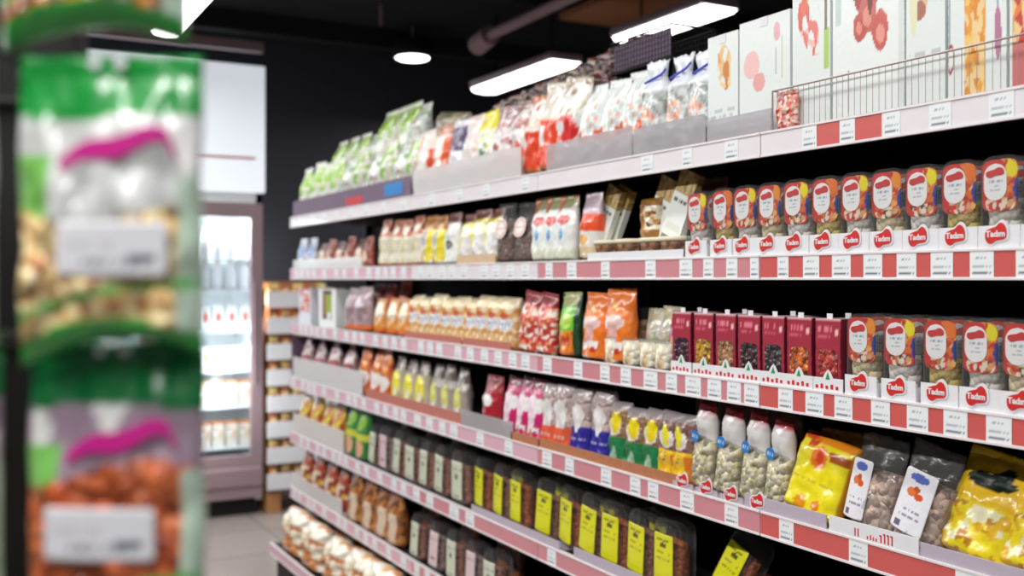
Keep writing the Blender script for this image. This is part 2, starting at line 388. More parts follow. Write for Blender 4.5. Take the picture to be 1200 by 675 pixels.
def insert_kind(k, b):
    if k == 1: return 'ins_glare' if b == 0 else 'ins_white'
    if k == 2: return ['ins_red', 'ins_glare', 'ins_white', 'ins_glare_pale', 'ins_glare_pale'][b]
    if k in (3,): return ['ins_red', 'ins_glare', 'ins_glare_pale', 'ins_glare_pale', 'ins_glare_pale'][b]
    if k == 4: return ['ins_red', 'ins_glare', 'ins_glare_pale', 'ins_glare_pale', 'ins_glare_pale'][b]
    if k == 5: return ['ins_red', 'ins_glare', 'ins_glare', 'ins_glare_pale', 'ins_glare_pale'][b]
    return 'ins_glare_pale' if b > 2 else 'ins_glare'
BAYN = ['nearest the camera', 'second', 'third', 'fourth', 'short end']
WHAT = {0: 'first bay', 1: 'second bay', 2: 'third bay', 3: 'fourth bay', 4: 'short far end bay'}
for k in Z:
    for bi, (s0, s1) in enumerate(BAYS):
        if k >= 6 and bi < 1: continue
        f = FRONT[k]; ww = s1-s0-.004; z = Z[k]
        kindw = {'ins_red': 'red', 'ins_glare': 'glare-washed pink', 'ins_glare_pale': 'glare-paled pink', 'ins_white': 'white'}[insert_kind(k, bi)]
        t = thing('shelf', 'dark metal shelf with %s price rail, %s of the %s' % (kindw, WHAT[bi], SHELF[k]), 'shelf', (f, s0+.002, z), group='shelves of the long unit')
        if k == 1 and bi == 0: t['label'] = 'top shelf with pink and white price rail under the printed cartons, first bay'
        link('shelf_board', box_me('sb', .012, 2.04-f, 0, ww, .018, .05, .002), M['metal_dark'], t)
        bm = bmesh.new(); add_box(bm, .002, .012, 0, ww, 0, .056, .001); add_box(bm, -.003, .002, 0, ww, .0505, .056, .001); add_box(bm, -.003, .002, 0, ww, -.001, .0045, .001)
        r = link('price_rail', from_bm('rail', bm), M['rail'], t)
        if k == 1 and bi == 0:
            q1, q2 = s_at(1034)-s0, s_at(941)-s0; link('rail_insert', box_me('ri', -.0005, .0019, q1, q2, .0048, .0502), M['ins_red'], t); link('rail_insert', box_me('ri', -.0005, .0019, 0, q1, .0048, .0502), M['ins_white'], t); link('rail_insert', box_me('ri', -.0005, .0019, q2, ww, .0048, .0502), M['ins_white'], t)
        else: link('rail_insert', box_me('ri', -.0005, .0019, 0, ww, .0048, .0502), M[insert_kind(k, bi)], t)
        lst = PX.get((k, bi))
        if lst: spans = [(s_at(b, f), s_at(a, f)) for a, b in lst]
        elif k == 5 and bi == 0 or (k == 7): spans = []
        else:
            rr = random.Random(k*10+bi); spans = []; s = s0+.05
            while s < s1-.08: spans.append((s, s+.05)); s += rr.choice((.085, .1, .11, .16))
            if k == 1: spans = spans[::2]
        for a, b in spans:
            if a < s0 or b > s1: a = max(a, s0+.003); b = min(b, s1-.003)
            p = link('price_tag', TAG, M['card'], r, (-.0015, (a+b)/2-s0, .0042), (0, 0, -PI/2)); p.scale = ((b-a)/.052, 1, 1)

# ------------------------------------------------------------------ placing packs
def copy_tree(o, parent=None):
    c = o.copy(); C.objects.link(c); c.parent = parent
    for ch in list(o.children): copy_tree(ch, c)
    return c
used = set()
def put(proto, k, px, desc=None, cat=None, back=.012, sc_=1., sw=1., lean=0., yaw=0., roll=0., dz=0., depth=.06, label=None, group=None):
    """stand a pack on shelf k; back = setback of its face from the rail"""
    X = FRONT[k]+back; y = s_at(px, X)
    if proto.name in used: o = copy_tree(proto)
    else: o = proto; used.add(proto.name)
    o.location = (X+depth/2*sc_, y, SURF[k]+dz+.0016); o.rotation_mode = 'XYZ'
    o.rotation_euler = Euler((math.radians(lean), math.radians(roll), -PI/2+math.radians(yaw)), 'XYZ')
    if lean or roll:
        R = Matrix.Rotation(-PI/2+math.radians(yaw), 4, 'Z') @ Matrix.Rotation(math.radians(lean), 4, 'X') @ Matrix.Rotation(math.radians(roll), 4, 'Y')
        o.rotation_euler = R.to_euler()
    o.scale = (sc_*sw, sc_, sc_)
    if label: o['label'] = label
    if group: o['group'] = group
    elif 'group' in o and o is not proto: pass
    return o
def run(proto_s, k, pxs, desc, where=None, group=None, **kw):
    """a row of look-alike packs; label counts them from the far end of the unit"""
    n = len(pxs); rr = random.Random(hash((k, n, int(pxs[0])))%1000)
    jit = kw.pop('jit', 2.)
    for i, px in enumerate(pxs):
        pr = proto_s[i % len(proto_s)] if isinstance(proto_s, (list, tuple)) else proto_s
        dd = desc[i % len(desc)] if isinstance(desc, (list, tuple)) else desc
        wh = where or ('%s from the far end, %s' % (ORD[i], SHELF[k]) if n > 1 else 'on the %s' % SHELF[k])
        if where and n > 1: wh = '%s %s' % (ORD[i], where)
        k2 = dict(kw); j = rr.uniform(.95, 1.03); k2['sc_'] = kw.get('sc_', 1.)*j; k2['lean'] = kw.get('lean', 0)+rr.uniform(-4, 0); k2['roll'] = kw.get('roll', 0)+rr.uniform(-2, 2)
        put(pr, k, px, label='%s, %s' % (dd, wh), group=group, yaw=rr.uniform(-jit*2, jit*2), **k2)
def hide_proto(o): pass

def bag_thing(name, cat, me, m='bag', parts=()):
    t = thing(name, '-', cat)
    link('bag_body', me, M[m], t)
    for pn, pm, mm, loc, rot in parts: link(pn, pm, M[mm] if isinstance(mm, str) else mm, t, loc, rot)
    return t

# emblem: red wavy blob with white outline and lettering
def blob_pts(w, h):
    pts = []
    for k in range(40):
        a = 2*PI*k/40; c, s = math.cos(a), math.sin(a)
        x = w/2*(abs(c)**.75)*(1 if c > 0 else -1); z = h/2*(abs(s)**.8)*(1 if s > 0 else -1)
        z += h*.16*math.sin(x/w*2*PI*.9) if s > 0 else h*.12*math.sin(x/w*2*PI*.9+.4)
        z += -h*.10*math.exp(-(x/(w*.12))**2) if s > 0 else h*.06*math.exp(-(x/(w*.12))**2)
        pts.append((x, z+h/2))
    return pts
EM_W = prism_me('emblem_back', blob_pts(.050, .040), -.0012, 0.); EM_R = prism_me('emblem', blob_pts(.042, .031), -.0022, -.0012)
EM_T = text_me('lettering', 'Tad\u0131m', .0150)
def add_emblem(t, x, y, z, s=1.):
    b = link('emblem_backing', EM_W, M['whitecard'], t, (x, y, z)); b.scale = (s, 1, s)
    r = link('emblem', EM_R, M['redprint'], b, (0, -.0003, .0045))
    link('lettering', EM_T, M['whitecard'], r, (0, -.0024, .0150))

# ---- rounded clear snack packs (label card inside a clear shell) standing in a white display tray
def cup_label(seed, yellow):
    red, org = S(205, 45, 34), S(226, 110, 40)
    return art(red, ('rect', .62, 1, .3, 1, org), ('busy', .55, 1, 0, 1, [S(200, 60, 40), S(230, 130, 50), S(240, 180, 90), S(190, 40, 40)], 7, .5),
        ('ell', .84, .80, .17, .17, yellow), ('ell', .98, .40, .10, .22, S(30, 60, 140)),
        ('busy', .1, .95, 0, .26, [S(200, 140, 80), S(240, 225, 200), S(110, 50, 30), S(220, 50, 40)], 8, .75),
        ('ell', .58, .10, .09, .07, S(240, 225, 205)), ('ell', .80, .14, .10, .07, S(225, 165, 110)), seed=seed)
SHELL = prism_me('shell', outline_round(.079, .165, .024, 7, .006), -.022, .022, 0., .004)
OVAL = plate_me('oval', .046, .066, art(S(240, 240, 240), ('text', .25, .8, .52, .03, S(150, 175, 190)), ('text', .25, .75, .40, .025, S(160, 185, 200)), ('text', .3, .7, .28, .02, S(160, 185, 200))), 20, 28, .0229)
OBLOB = prism_me('oval_emblem', blob_pts(.037, .015), -.0008, 0.)
def cup(seed, yellow, nutcol):
    t = thing('snack_pack', '-', 'snack pack')
    link('clear_shell', SHELL, M['film'], t)
    link('label_card', plate_me('cupl', .071, .092, cup_label(seed, yellow), 26, 30, .016), M['bag'], t, (0, -.0185, .066))
    ov = link('oval_label', OVAL, M['card'], t, (-.0085, -.0196, .085)); link('oval_emblem', OBLOB, M['redprint'], ov, (0, 0, .042))
    link('nuts', pillow_me('cupn', .070, .085 if nutcol else .07, .036, lambda u, v: (*nutcol, 1.), 8, 8, .002, seed, 'full', .1, 6), M['lump'], t, (0, .001, .003))
    return t
CUPS = [cup(11, S(240, 225, 20), S(205, 200, 190)), cup(12, S(238, 120, 30), S(190, 170, 90)), cup(13, S(245, 230, 30), S(215, 210, 205)), cup(14, S(240, 150, 40), S(205, 190, 150))]
def emblem_tray():
    t = thing('display_tray', '-', 'display tray')
    bm = bmesh.new(); add_box(bm, -.041, .041, -.030, -.0285, 0, .042); add_box(bm, -.041, .041, -.0285, .16, 0, .0015)
    for s in (-1, 1): add_box(bm, s*.041-.0006, s*.041+.0006, -.0285, .16, .0015, .03)
    link('tray_body', from_bm('tray', bm), M['whitecard'], t)
    add_emblem(t, -.004, -.0305, .007, 1.)
    return t
ETRAY = emblem_tray()
desc_c = ['clear rounded nut pack with yellow-cornered red label', 'clear rounded nut pack with all-red and orange label']
def cup_row(k, pxs, where):
    for i, px in enumerate(pxs):
        v = (i*3+k) % 4
        dsc = ['rounded clear pack, yellow-cornered red label', 'rounded clear pack, orange-red label', 'rounded clear pack, bright yellow corner', 'rounded clear pack, amber corner'][v]
        put(CUPS[v], k, px, back=.016, depth=.044, dz=.0016, yaw=random.uniform(-2, 2), label='%s, %s %s' % (dsc, ORD[i], where))
        put(ETRAY, k, px, back=.006, depth=.06, label='white tray with red wavy emblem, %s %s' % (ORD[i], where))
        if k == 2 or i < 4:
            put(CUPS[(v+1) % 4], k, s_px(px, k, .016, .078), back=.078, depth=.044, dz=.0016, label='second-row rounded clear pack, %s %s' % (ORD[i], where))
def s_px(px, k, b0, b1):
    """bearing of the point straight behind px when the setback grows from b0 to b1"""
    y = s_at(px, FRONT[k]+b0); X = FRONT[k]+b1
    return 1200*X/(CY*(y*CY+X*SY)) - 60
cup_row(2, [815, 845, 871, 900, 931, 965, 1000, 1037, 1078, 1122, 1170, 1222], 'from the tub tray on eye-level shelf')
cup_row(3, [1008, 1052, 1100, 1147, 1196], 'after the maroon boxes, third shelf')

# ---- maroon window boxes with scalloped trays
def maroon(seed, cols):
    mr = S(160, 38, 60)
    f = art(mr, ('band', .965, 1, S(225, 190, 195)), ('rect', .76, .90, .76, .86, S(240, 190, 190)), ('text', .1, .65, .86, .03, S(225, 120, 140)),
            ('text', .1, .6, .74, .025, S(205, 90, 110)), ('band', .0, .1, S(190, 40, 60)), ('busy', .05, .95, .02, .16, [S(215, 60, 60), S(150, 30, 50)], 9, .6), seed=seed)
    t = thing('window_box', '-', 'snack box')
    link('box_body', carton_me('mb', .071, .152, .05, f, lambda u, v: (*S(110, 24, 44), 0), 16, 24), M['carton'], t)
    link('window', plate_me('mw', .054, .066, art(cols[0], ('busy', 0, 1, 0, 1, [(*c, .9) for c in cols], 9, .85), seed=seed), 16, 18, .012), M['bag'], t, (0, -.0258, .022))
    link('hang_tab', box_me('ht', -.008, .008, -.02, -.0185, .150, .163, .0004), M['whitecard'], t)
    return t
MB = [maroon(1, [S(60, 30, 50), S(95, 55, 75), S(40, 20, 30)]), maroon(2, [S(180, 140, 40), S(210, 170, 60), S(120, 60, 30)]), maroon(3, [S(160, 120, 80), S(190, 150, 100), S(110, 60, 40)]),
      maroon(4, [S(60, 40, 45), S(90, 60, 55), S(30, 20, 28)]), maroon(5, [S(50, 40, 45), S(80, 70, 70), S(30, 25, 30)]), maroon(6, [S(215, 120, 50), S(190, 80, 35), S(90, 50, 30)]), maroon(7, [S(170, 60, 50), S(195, 80, 70), S(130, 30, 40)])]
mbd = ['dark purple dried fruit', 'yellow-brown nuts', 'tan rings', 'dark brown fruit', 'blackish fruit', 'orange chunks', 'reddish fruit']
MPX = [798, 824, 850, 877, 906, 936, 970]
tr = thing('display_tray', '-', 'display tray')
def scal_me():
    pts = [(-.041, 0), (.041, 0), (.041, .030)] + [(.014, .030), (.008, .040), (0, .048), (-.008, .040), (-.014, .030), (-.041, .030)]
    return prism_me('scallop', pts, -.0305, -.029)
link('tray_front', scal_me(), M['whitecard'], tr)
link('tray_base', box_me('tb', -.041, .041, -.029, .16, 0, .0015), M['whitecard'], tr)
link('ornament', prism_me('orn', [(-.006, .027), (.006, .027), (0, .042)], -.0312, -.0305), M['green'], tr)
bm = bmesh.new()
for q in range(5): add_box(bm, -.034+q*.014, -.027+q*.014, -.0312, -.0305, .007, .014+.003*(q % 2))
link('printed_dots', from_bm('pd', bm), M['redprint'], tr)
for i, px in enumerate(MPX):
    put(MB[i], 3, px, back=.014, depth=.05, dz=.0016, yaw=random.uniform(-2, 2), label='maroon carton with window onto %s, third shelf' % mbd[i])
    put(tr, 3, px, back=.004, depth=.06, label='white scalloped tray under the maroon carton of %s' % mbd[i])
    if i % 2 == 0: put(MB[(i+3) % 7], 3, s_px(px, 3, .014, .068), back=.068, depth=.05, dz=.0016, label='second-row maroon carton standing behind the carton of %s' % mbd[i])

# ---- helper for quick bag kinds
def bag(name, w, h, d, f, seed=0, top='seal', m='bag', nu=24, nv=36, wr=.003, **kw):
    return bag_thing(name, 'bag', pillow_me(name, w, h, d, f, nu, nv, wr, seed, top, **kw), m)
W_, CL, OR, RD, YE, GR, BR, TN = S(232, 232, 230), S(196, 188, 184), S(228, 112, 40), S(205, 45, 45), S(236, 210, 40), S(110, 175, 60), S(92, 58, 40), S(205, 160, 105)

# S2 from the far end
low_guard = M['film_soft']
def panel(name, label, cat, k, px0, px1, h, m, back=.002, th=.003, dz=.0, lip=True):
    X = FRONT[k]+back; y1, y0 = s_at(px0, X), s_at(px1, X)
    y1 = min(y1, END-.004)
    bm = bmesh.new(); add_box(bm, 0, th, -(y1-y0)/2, (y1-y0)/2, 0, h, min(.001, th/3))
    if lip: add_box(bm, th, .07, -(y1-y0)/2, (y1-y0)/2, 0, .0015)
    o = link(name, from_bm(name, bm), m, None, (X, (y0+y1)/2, SURF[k]+dz)); tag(o, label, cat); return o

b_blue = bag('snack_bag', .13, .17, .06, art(S(205, 212, 225), ('ell', .5, .6, .4, .2, S(120, 160, 215)), ('band', 0, .25, S(220, 225, 230))), 1)
run(b_blue, 2, [350, 361], 'pale bag with blue oval panel', **{'back': .05})
b_nut = bag('snack_bag', .10, .13, .06, art(S(190, 120, 90, ), ('band', .5, 1, S(120, 75, 60)), ('ell', .5, .5, .35, .2, S(235, 215, 200)), ('busy', 0, 1, 0, .45, [S(180, 90, 60), S(225, 180, 150)], 7, .6)), 2)
b_nut2 = bag('snack_bag', .10, .15, .06, art(S(150, 70, 50), ('ell', .4, .35, .3, .2, S(235, 200, 170)), ('band', .7, 1, S(170, 80, 55))), 3)
run([b_nut, b_nut2], 2, [374, 384, 394, 405, 416, 427], ['small brown bag with cream oval', 'small rust-brown bag with cream patch'], back=.05)
panel('shelf_guard', 'frosted white guard along the far end of the eye-level shelf', 'shelf guard', 2, 343, 424, .05, M['film_white'])
b_lent = bag('snack_bag', .105, .20, .06, art(S(224, 218, 200), ('band', .62, 1, S(190, 100, 60)), ('busy', 0, 1, .62, 1, [S(170, 84, 46), S(130, 60, 38), S(205, 150, 105)], 8, .6), ('rect', .38, .62, .05, .62, S(205, 205, 120)), ('band', 0, .06, OR), ('ell', .5, .78, .3, .1, S(235, 220, 200))), 4)
run(b_lent, 2, [446, 459, 471, 484], 'cream bag with rust top and orange foot')
b_yw = bag('snack_bag', .115, .20, .07, art(S(238, 236, 225), ('band', .72, 1, S(190, 130, 60)), ('ell', .5, .52, .35, .16, S(170, 170, 190)), ('busy', 0, 1, 0, .35, [YE, S(240, 240, 235), S(180, 150, 90)], 8, .7), ('rect', .6, 1, .1, .7, S(230, 215, 60))), 5)
run(b_yw, 2, [497, 510], 'white and yellow bag with grey oval')
b_wh = bag('snack_bag', .11, .20, .07, art(S(235, 240, 236), ('band', .8, 1, S(120, 75, 70)), ('ell', .5, .38, .3, .08, S(60, 60, 60)), ('busy', .1, .9, .5, .8, [S(225, 225, 225), S(150, 170, 150)], 8, .5)), 6)
run(b_wh, 2, [525], 'tall white bag with dark badge beside yellow bags')
b_yg = bag('snack_bag', .115, .19, .07, art(S(228, 220, 60), ('band', .82, 1, S(130, 80, 70)), ('ell', .7, .35, .4, .22, W_), ('ell', .5, .65, .4, .12, S(240, 240, 220)), ('busy', 0, 1, 0, .3, [S(90, 60, 30), YE, W_], 8, .6)), 7)
run(b_yg, 2, [543, 557, 571], 'lemon yellow bag with white swirl', back=.02, dz=.0)
panel('carton_tray', 'plain beige cardboard tray under the lemon yellow bags', 'display tray', 2, 535, 580, .035, M['beige'], th=.003)
def clear_round(seed, nut, lab):
    t = thing('snack_bag', '-', 'bag')
    link('bag_contents', pillow_me('cr', .10, .15, .06, lambda u, v: (*nut, 1.), 12, 14, .003, seed), M['lump'], t)
    link('clear_film', pillow_me('crf', .115, .21, .068, lambda u, v: (1, 1, 1, 0), 12, 20, .004, seed, 'long'), M['film'], t)
    link('round_label', plate_me('crl', .07, .07, lab, 16, 16, .034), M['card'], t, (0, -.036, .085), (math.radians(-8), 0, 0))
    return t
cr = clear_round(8, S(110, 80, 70), art(S(238, 232, 228), ('ring', .5, .5, .45, .45, S(205, 150, 140)), ('text', .2, .8, .5, .06, S(200, 90, 90))))
run(cr, 2, [587, 607], 'clear bag of brown nuts, round white label', jit=4)
b_teal = bag('snack_bag', .105, .205, .06, art(S(230, 236, 232), ('band', .8, 1, S(150, 150, 110)), ('rect', 0, .35, .75, 1, S(190, 110, 70)), ('ell', .55, .62, .26, .07, RD), ('ell', .5, .40, .10, .08, S(60, 150, 205)), ('band', 0, .22, S(222, 226, 205))), 9)
run(b_teal, 2, [627, 641, 655], 'white bag with red badge and blue drop')
b_cap = bag('snack_bag', .10, .20, .06, art(S(226, 224, 220), ('band', .68, 1, S(196, 180, 190)), ('band', .42, .68, S(232, 84, 36)), ('band', 0, .2, S(222, 200, 160)), ('ell', .4, .3, .3, .08, S(230, 180, 100))), 10)
run(b_cap, 2, [683], 'white bag with orange-red band beside leaning cartons')
# leaning cartons and tubs
leanA = thing('leaning_carton', '-', 'carton')
link('carton_body', carton_me('lc', .085, .19, .02, art(S(232, 238, 232), ('band', .66, 1, S(176, 150, 84)), ('busy', 0, 1, .68, 1, [S(196, 170, 105), S(140, 112, 66)], 7, .5), ('text', .1, .9, .54, .03, S(80, 80, 80)), ('rect', .1, .9, .1, .2, S(220, 220, 210)))), M['carton'], leanA)
tub = thing('snack_tub', '-', 'tub')
link('tub_body', lathe_me('tub', [(.026, 0), (.034, .035), (.035, .04)], 20, lambda a, z: (*S(150, 110, 80), 1.)), M['lump'], tub)
link('tub_lid', lathe_me('lid', [(.037, .0395), (.038, .044), (.037, .049), (.03, .050)], 20), M['cream'], tub)
TX = [(700, 'brown'), (726, 'brown'), (754, 'amber'), (778, 'amber')]
for i, (px, c) in enumerate(TX):
    o = put(tub, 2, px, back=.02, depth=.07, sc_=1.15, sw=1.25, dz=.0016, label='small clear tub of %s snacks with cream lid, %s in the long white tray' % (c, ORD[i]))
panel('display_tray', 'long low white card tray holding cream-lidded tubs', 'display tray', 2, 688, 800, .024, M['whitecard'])
def lean_roll(px, roll, desc, back=.05, proto=leanA, s=1., dz=.058):
    put(proto, 2, px, back=back, depth=.02, roll=roll, lean=-6, sc_=s, dz=dz, label=desc)
lean_roll(700, 24, 'white and gold carton leaning over the first cream-lidded tubs', s=.88)
lean_roll(712, 24, 'second white and gold carton leaning against the first one', .075, s=.88)
lean_roll(762, 22, 'gold-topped carton leaning behind the amber tubs', .06, s=.9)
lean_roll(784, 22, 'gold-topped carton leaning against the first rounded snack pack', .05, s=.95)
rb = bag('snack_bag', .09, .11, .05, art(S(160, 110, 50), ('rect', .45, 1, .2, .8, S(235, 225, 200)), ('busy', 0, 1, .0, 1, [S(190, 140, 60), S(120, 80, 40)], 6, .3)), 12, 'full')
put(rb, 2, 756, back=.045, depth=.05, dz=.058, label='round-shouldered brown pouch resting on the amber tubs')
put(b_yg, 2, 822, back=.14, depth=.06, sc_=1.15, label='olive-topped bag showing above the first rounded snack packs')

# S3 from the far end
wbox = thing('gift_box', '-', 'box')
link('box_body', carton_me('gb', .26, .19, .12, art(S(236, 240, 240), ('rect', .22, .78, .22, .95, S(60, 55, 35)), ('rect', .4, .75, .35, .85, S(150, 170, 50)), ('ell', .6, .3, .12, .1, W_), ('rect', .25, .4, .3, .9, S(140, 70, 40)))), M['carton'], wbox)
rbx = thing('gift_box', '-', 'box')
link('box_body', carton_me('gb2', .2, .19, .12, art(S(226, 226, 236), ('busy', .1, .9, .35, 1, [RD, S(230, 170, 150), S(200, 90, 70)], 7, .7), ('band', 0, .3, S(226, 230, 238)))), M['carton'], rbx)
put(rbx, 3, 357, back=.02, depth=.12, label='white box with red printed top at the far end, third shelf')
put(wbox, 3, 383, back=.02, depth=.12, label='white-framed box with dark window onto something green, third shelf')
b_gp = bag('snack_bag', .16, .2, .08, art(S(176, 150, 156), ('rect', 0, .12, 0, 1, S(60, 130, 80)), ('band', 0, .14, OR), ('ell', .6, .5, .3, .3, S(150, 125, 130))), 14)
run(b_gp, 3, [408, 421], 'mauve-grey bag with orange foot')
b_org = bag('snack_bag', .12, .225, .07, art(S(206, 92, 40), ('busy', 0, 1, 0, 1, [S(225, 120, 60), S(180, 70, 30), S(200, 60, 40)], 9, .5), ('band', .9, 1, S(200, 70, 40))), 15)
run(b_org, 3, [439, 452, 465], 'tall rust orange bag at the back', back=.10)
b_ow = bag('snack_bag', .10, .155, .06, art(S(226, 150, 70), ('ell', .5, .6, .42, .3, S(235, 228, 205)), ('ell', .5, .35, .3, .12, S(230, 180, 120)), ('band', 0, .15, OR)), 16)
run(b_ow, 3, [440, 455, 468], 'short cream and orange bag')
b_bg = bag('snack_bag', .105, .165, .07, art(S(222, 172, 100), ('busy', 0, 1, .0, 1, [S(236, 205, 150), S(212, 150, 80), S(240, 225, 190)], 9, .5), ('band', .80, 1, S(238, 222, 185)), ('ell', .5, .5, .40, .15, S(222, 226, 232)), ('ell', .5, .64, .28, .06, S(220, 100, 60)), ('rect', .25, .32, .0, .3, S(240, 215, 160)), ('rect', .6, .68, .0, .3, S(240, 215, 160)), ('text', .2, .8, .48, .03, S(130, 140, 170))), 17, 'full')
run(b_bg, 3, [482, 495, 508, 521, 534], 'tan bag with pale blue oval', back=.02, sc_=1.06)
run(b_bg, 3, [549, 562, 576, 590], 'amber bag with pale blue oval beside red-dotted bags', back=.02, sc_=1.06)
panel('carton_tray', 'reddish cardboard tray under the tan bags, third shelf', 'display tray', 3, 474, 540, .03, M['cardred'], th=.003, back=.006)
panel('carton_tray', 'reddish cardboard tray under the amber bags, third shelf', 'display tray', 3, 542, 598, .03, M['cardred'], th=.003, back=.006)
b_rw = bag('snack_bag', .115, .20, .06, art(S(190, 60, 50), ('busy', 0, 1, 0, .75, [S(240, 230, 220), S(215, 90, 60), S(225, 150, 110), S(200, 40, 40)], 10, .8), ('band', .78, 1, S(150, 30, 35))), 18)
run(b_rw, 3, [612, 632], 'red bag speckled white and coral', roll=6)
b_go = bag('snack_bag', .105, .20, .06, art(S(110, 190, 50), ('band', .8, 1, S(180, 185, 130)), ('band', 0, .38, S(220, 120, 30)), ('busy', 0, 1, 0, .4, [S(235, 150, 40), S(190, 70, 30)], 8, .6), ('rect', .85, 1, 0, 1, S(20, 70, 40)), ('ell', .45, .55, .3, .12, S(180, 220, 90))), 19)
run(b_go, 3, [660], 'lime green bag with orange base')
b_or2 = bag('snack_bag', .105, .205, .06, art(S(234, 120, 30), ('ell', .45, .55, .36, .1, S(235, 205, 200)), ('ell', .4, .78, .10, .05, S(240, 190, 90)), ('ell', .5, .2, .3, .08, S(200, 60, 40)), ('busy', 0, 1, .0, .3, [S(235, 140, 60), S(225, 90, 40), W_], 8, .6), ('rect', .3, .6, .3, .5, S(225, 175, 165))), 20)
run(b_or2, 3, [689, 717], 'bright orange bag with pink-white oval', sw=1.18)
jar = thing('spice_jar', 'glass jar with black lid behind the small clear tubs, third shelf', 'jar')
link('jar_body', lathe_me('jar', [(.03, 0), (.034, .01), (.034, .1), (.028, .118), (.026, .125)], 20, lambda a, z: (*S(150, 110, 85), 1.)), M['lump'], jar)
link('jar_lid', lathe_me('jlid', [(.031, .12), (.032, .123), (.032, .148), (.029, .151)], 20), M['metal_black'], jar)
put(jar, 3, 743, back=.07, depth=.07, sc_=1.05)
b_wc = bag('snack_bag', .09, .165, .05, art(S(205, 205, 190), ('busy', 0, 1, 0, 1, [S(225, 225, 215), S(180, 185, 160), S(210, 190, 150)], 8, .6), ('band', 0, .2, S(190, 200, 140))), 21)
run(b_wc, 3, [761, 775], 'pale clear bag with white print', back=.06)
b_pk = bag('snack_bag', .085, .16, .05, art(S(205, 130, 150), ('ell', .5, .45, .2, .2, S(235, 215, 130)), ('band', .7, 1, S(185, 80, 120))), 22)
run(b_pk, 3, [786], 'pink bag next to maroon cartons', back=.05)
tub2 = thing('dip_tub', '-', 'tub')
link('tub_body', lathe_me('tub2', [(.026, 0), (.033, .006), (.036, .07)], 20, lambda a, z: (*(S(228, 226, 205) if int(a*8+z*60) % 3 else S(205, 170, 120)), .6)), M['lump'], tub2)
link('tub_lid', lathe_me('lid2', [(.0365, .0695), (.038, .072), (.0375, .077), (.03, .078)], 20), M['film_soft'], tub2)
for i, px in enumerate([711, 732, 752, 770]): put(tub2, 3, px, back=.004, depth=.07, label='small cream tub with frosted lid, %s beside the scalloped trays' % ORD[i])

# S4
panel('shelf_guard', 'tall frosted white guard at the far end of the fourth shelf', 'shelf guard', 4, 343, 424, .115, M['film_white'])
b_rg = bag('snack_bag', .15, .215, .08, art(S(190, 176, 180), ('ell', .5, .5, .3, .25, S(205, 110, 100)), ('busy', 0, 1, .3, 1, [S(215, 205, 205), S(150, 110, 110), S(190, 70, 70)], 7, .5)), 23, wf=lambda v: 1-.5*v*v)
run(b_rg, 4, [356, 372, 388, 404], 'crumpled grey bag with red patch', back=.04)
b_oo = bag('snack_bag', .115, .22, .07, art(S(210, 100, 50), ('band', .7, 1, S(200, 130, 90)), ('ell', .5, .38, .42, .2, S(235, 230, 225)), ('busy', 0, 1, .5, .9, [S(230, 150, 60), S(190, 60, 40)], 8, .6)), 24, wf=lambda v: 1-.4*v*v)
run(b_oo, 4, [424, 436, 448], 'orange bag with white oval in red tray', back=.02, sc_=1.06)
b_yf = bag('snack_bag', .11, .19, .07, art(S(190, 180, 150), ('ell', .5, .42, .36, .26, S(235, 228, 70)), ('ell', .6, .3, .15, .1, W_), ('band', .75, 1, S(110, 95, 90))), 25, wf=lambda v: 1-.4*v*v)
run(b_yf, 4, [462, 476, 490], 'clear bag with lemon yellow print', back=.02, sc_=1.06)
b_cy = bag('snack_bag', .10, .19, .06, art(S(170, 160, 150), ('ell', .5, .4, .25, .24, S(220, 220, 120)), ('rect', .3, .7, .05, .25, S(225, 225, 215)), ('band', .7, 1, S(105, 90, 88))), 26, wf=lambda v: 1-.35*v*v)
run(b_cy, 4, [505, 519, 533], 'greyish clear bag with small yellow print', back=.02, sc_=1.06)
panel('carton_tray', 'long reddish cardboard tray on the fourth shelf', 'display tray', 4, 428, 545, .045, M['cardred'], th=.003, back=.006)
b_red = bag('snack_bag', .14, .20, .07, art(S(165, 30, 45), ('ell', .45, .55, .3, .1, W_), ('band', 0, .3, S(140, 60, 60)), ('band', .85, 1, S(130, 30, 35))), 27)
run(b_red, 4, [570], 'deep red bag with white oval')
b_mg = bag('snack_bag', .105, .205, .06, art(S(200, 36, 110), ('ell', .35, .5, .3, .26, S(238, 215, 225)), ('ell', .7, .6, .2, .12, W_), ('busy', 0, 1, 0, .25, [S(220, 150, 130), S(190, 70, 80), W_], 8, .6), ('band', .86, 1, S(120, 60, 80))), 28)
run(b_mg, 4, [592, 607, 622], 'magenta bag with white streaks', roll=4)
panel('shelf_guard', 'clear guard in front of the deep red bag, fourth shelf', 'shelf guard', 4, 540, 600, .06, M['acrylic'])
def topclear(seed, low, lowh, extra=(), nut=S(190, 170, 165)):
    return art((*nut, .7), ('band', 0, lowh, low), ('ell', .5, .62, .3, .14, S(232, 228, 225)), ('band', .88, 1, S(160, 150, 152)), *extra, seed=seed)
b_ot = bag('snack_bag', .10, .195, .06, topclear(29, S(232, 96, 60), .38, (('rect', .25, .75, .35, .7, S(225, 225, 222)), ('text', .1, .9, .22, .03, S(240, 190, 170)))), 29, 'full')
run(b_ot, 4, [638, 654], 'clear-topped bag with coral base', back=.02, sc_=1.04)
b_bl = bag('snack_bag', .10, .20, .06, topclear(30, S(46, 40, 150), .42, (('ell', .5, .45, .15, .1, W_), ('text', .15, .85, .25, .025, S(180, 180, 225)))), 30, 'full')
run(b_bl, 4, [674, 698], 'clear-topped bag with deep blue base', back=.02, sc_=1.04)
b_gn = bag('snack_bag', .095, .17, .06, topclear(31, S(30, 120, 70), .45, (('ell', .55, .68, .22, .17, S(236, 215, 20)), ('ell', .5, .2, .15, .12, S(150, 190, 160))), S(150, 115, 80)), 31, 'full')
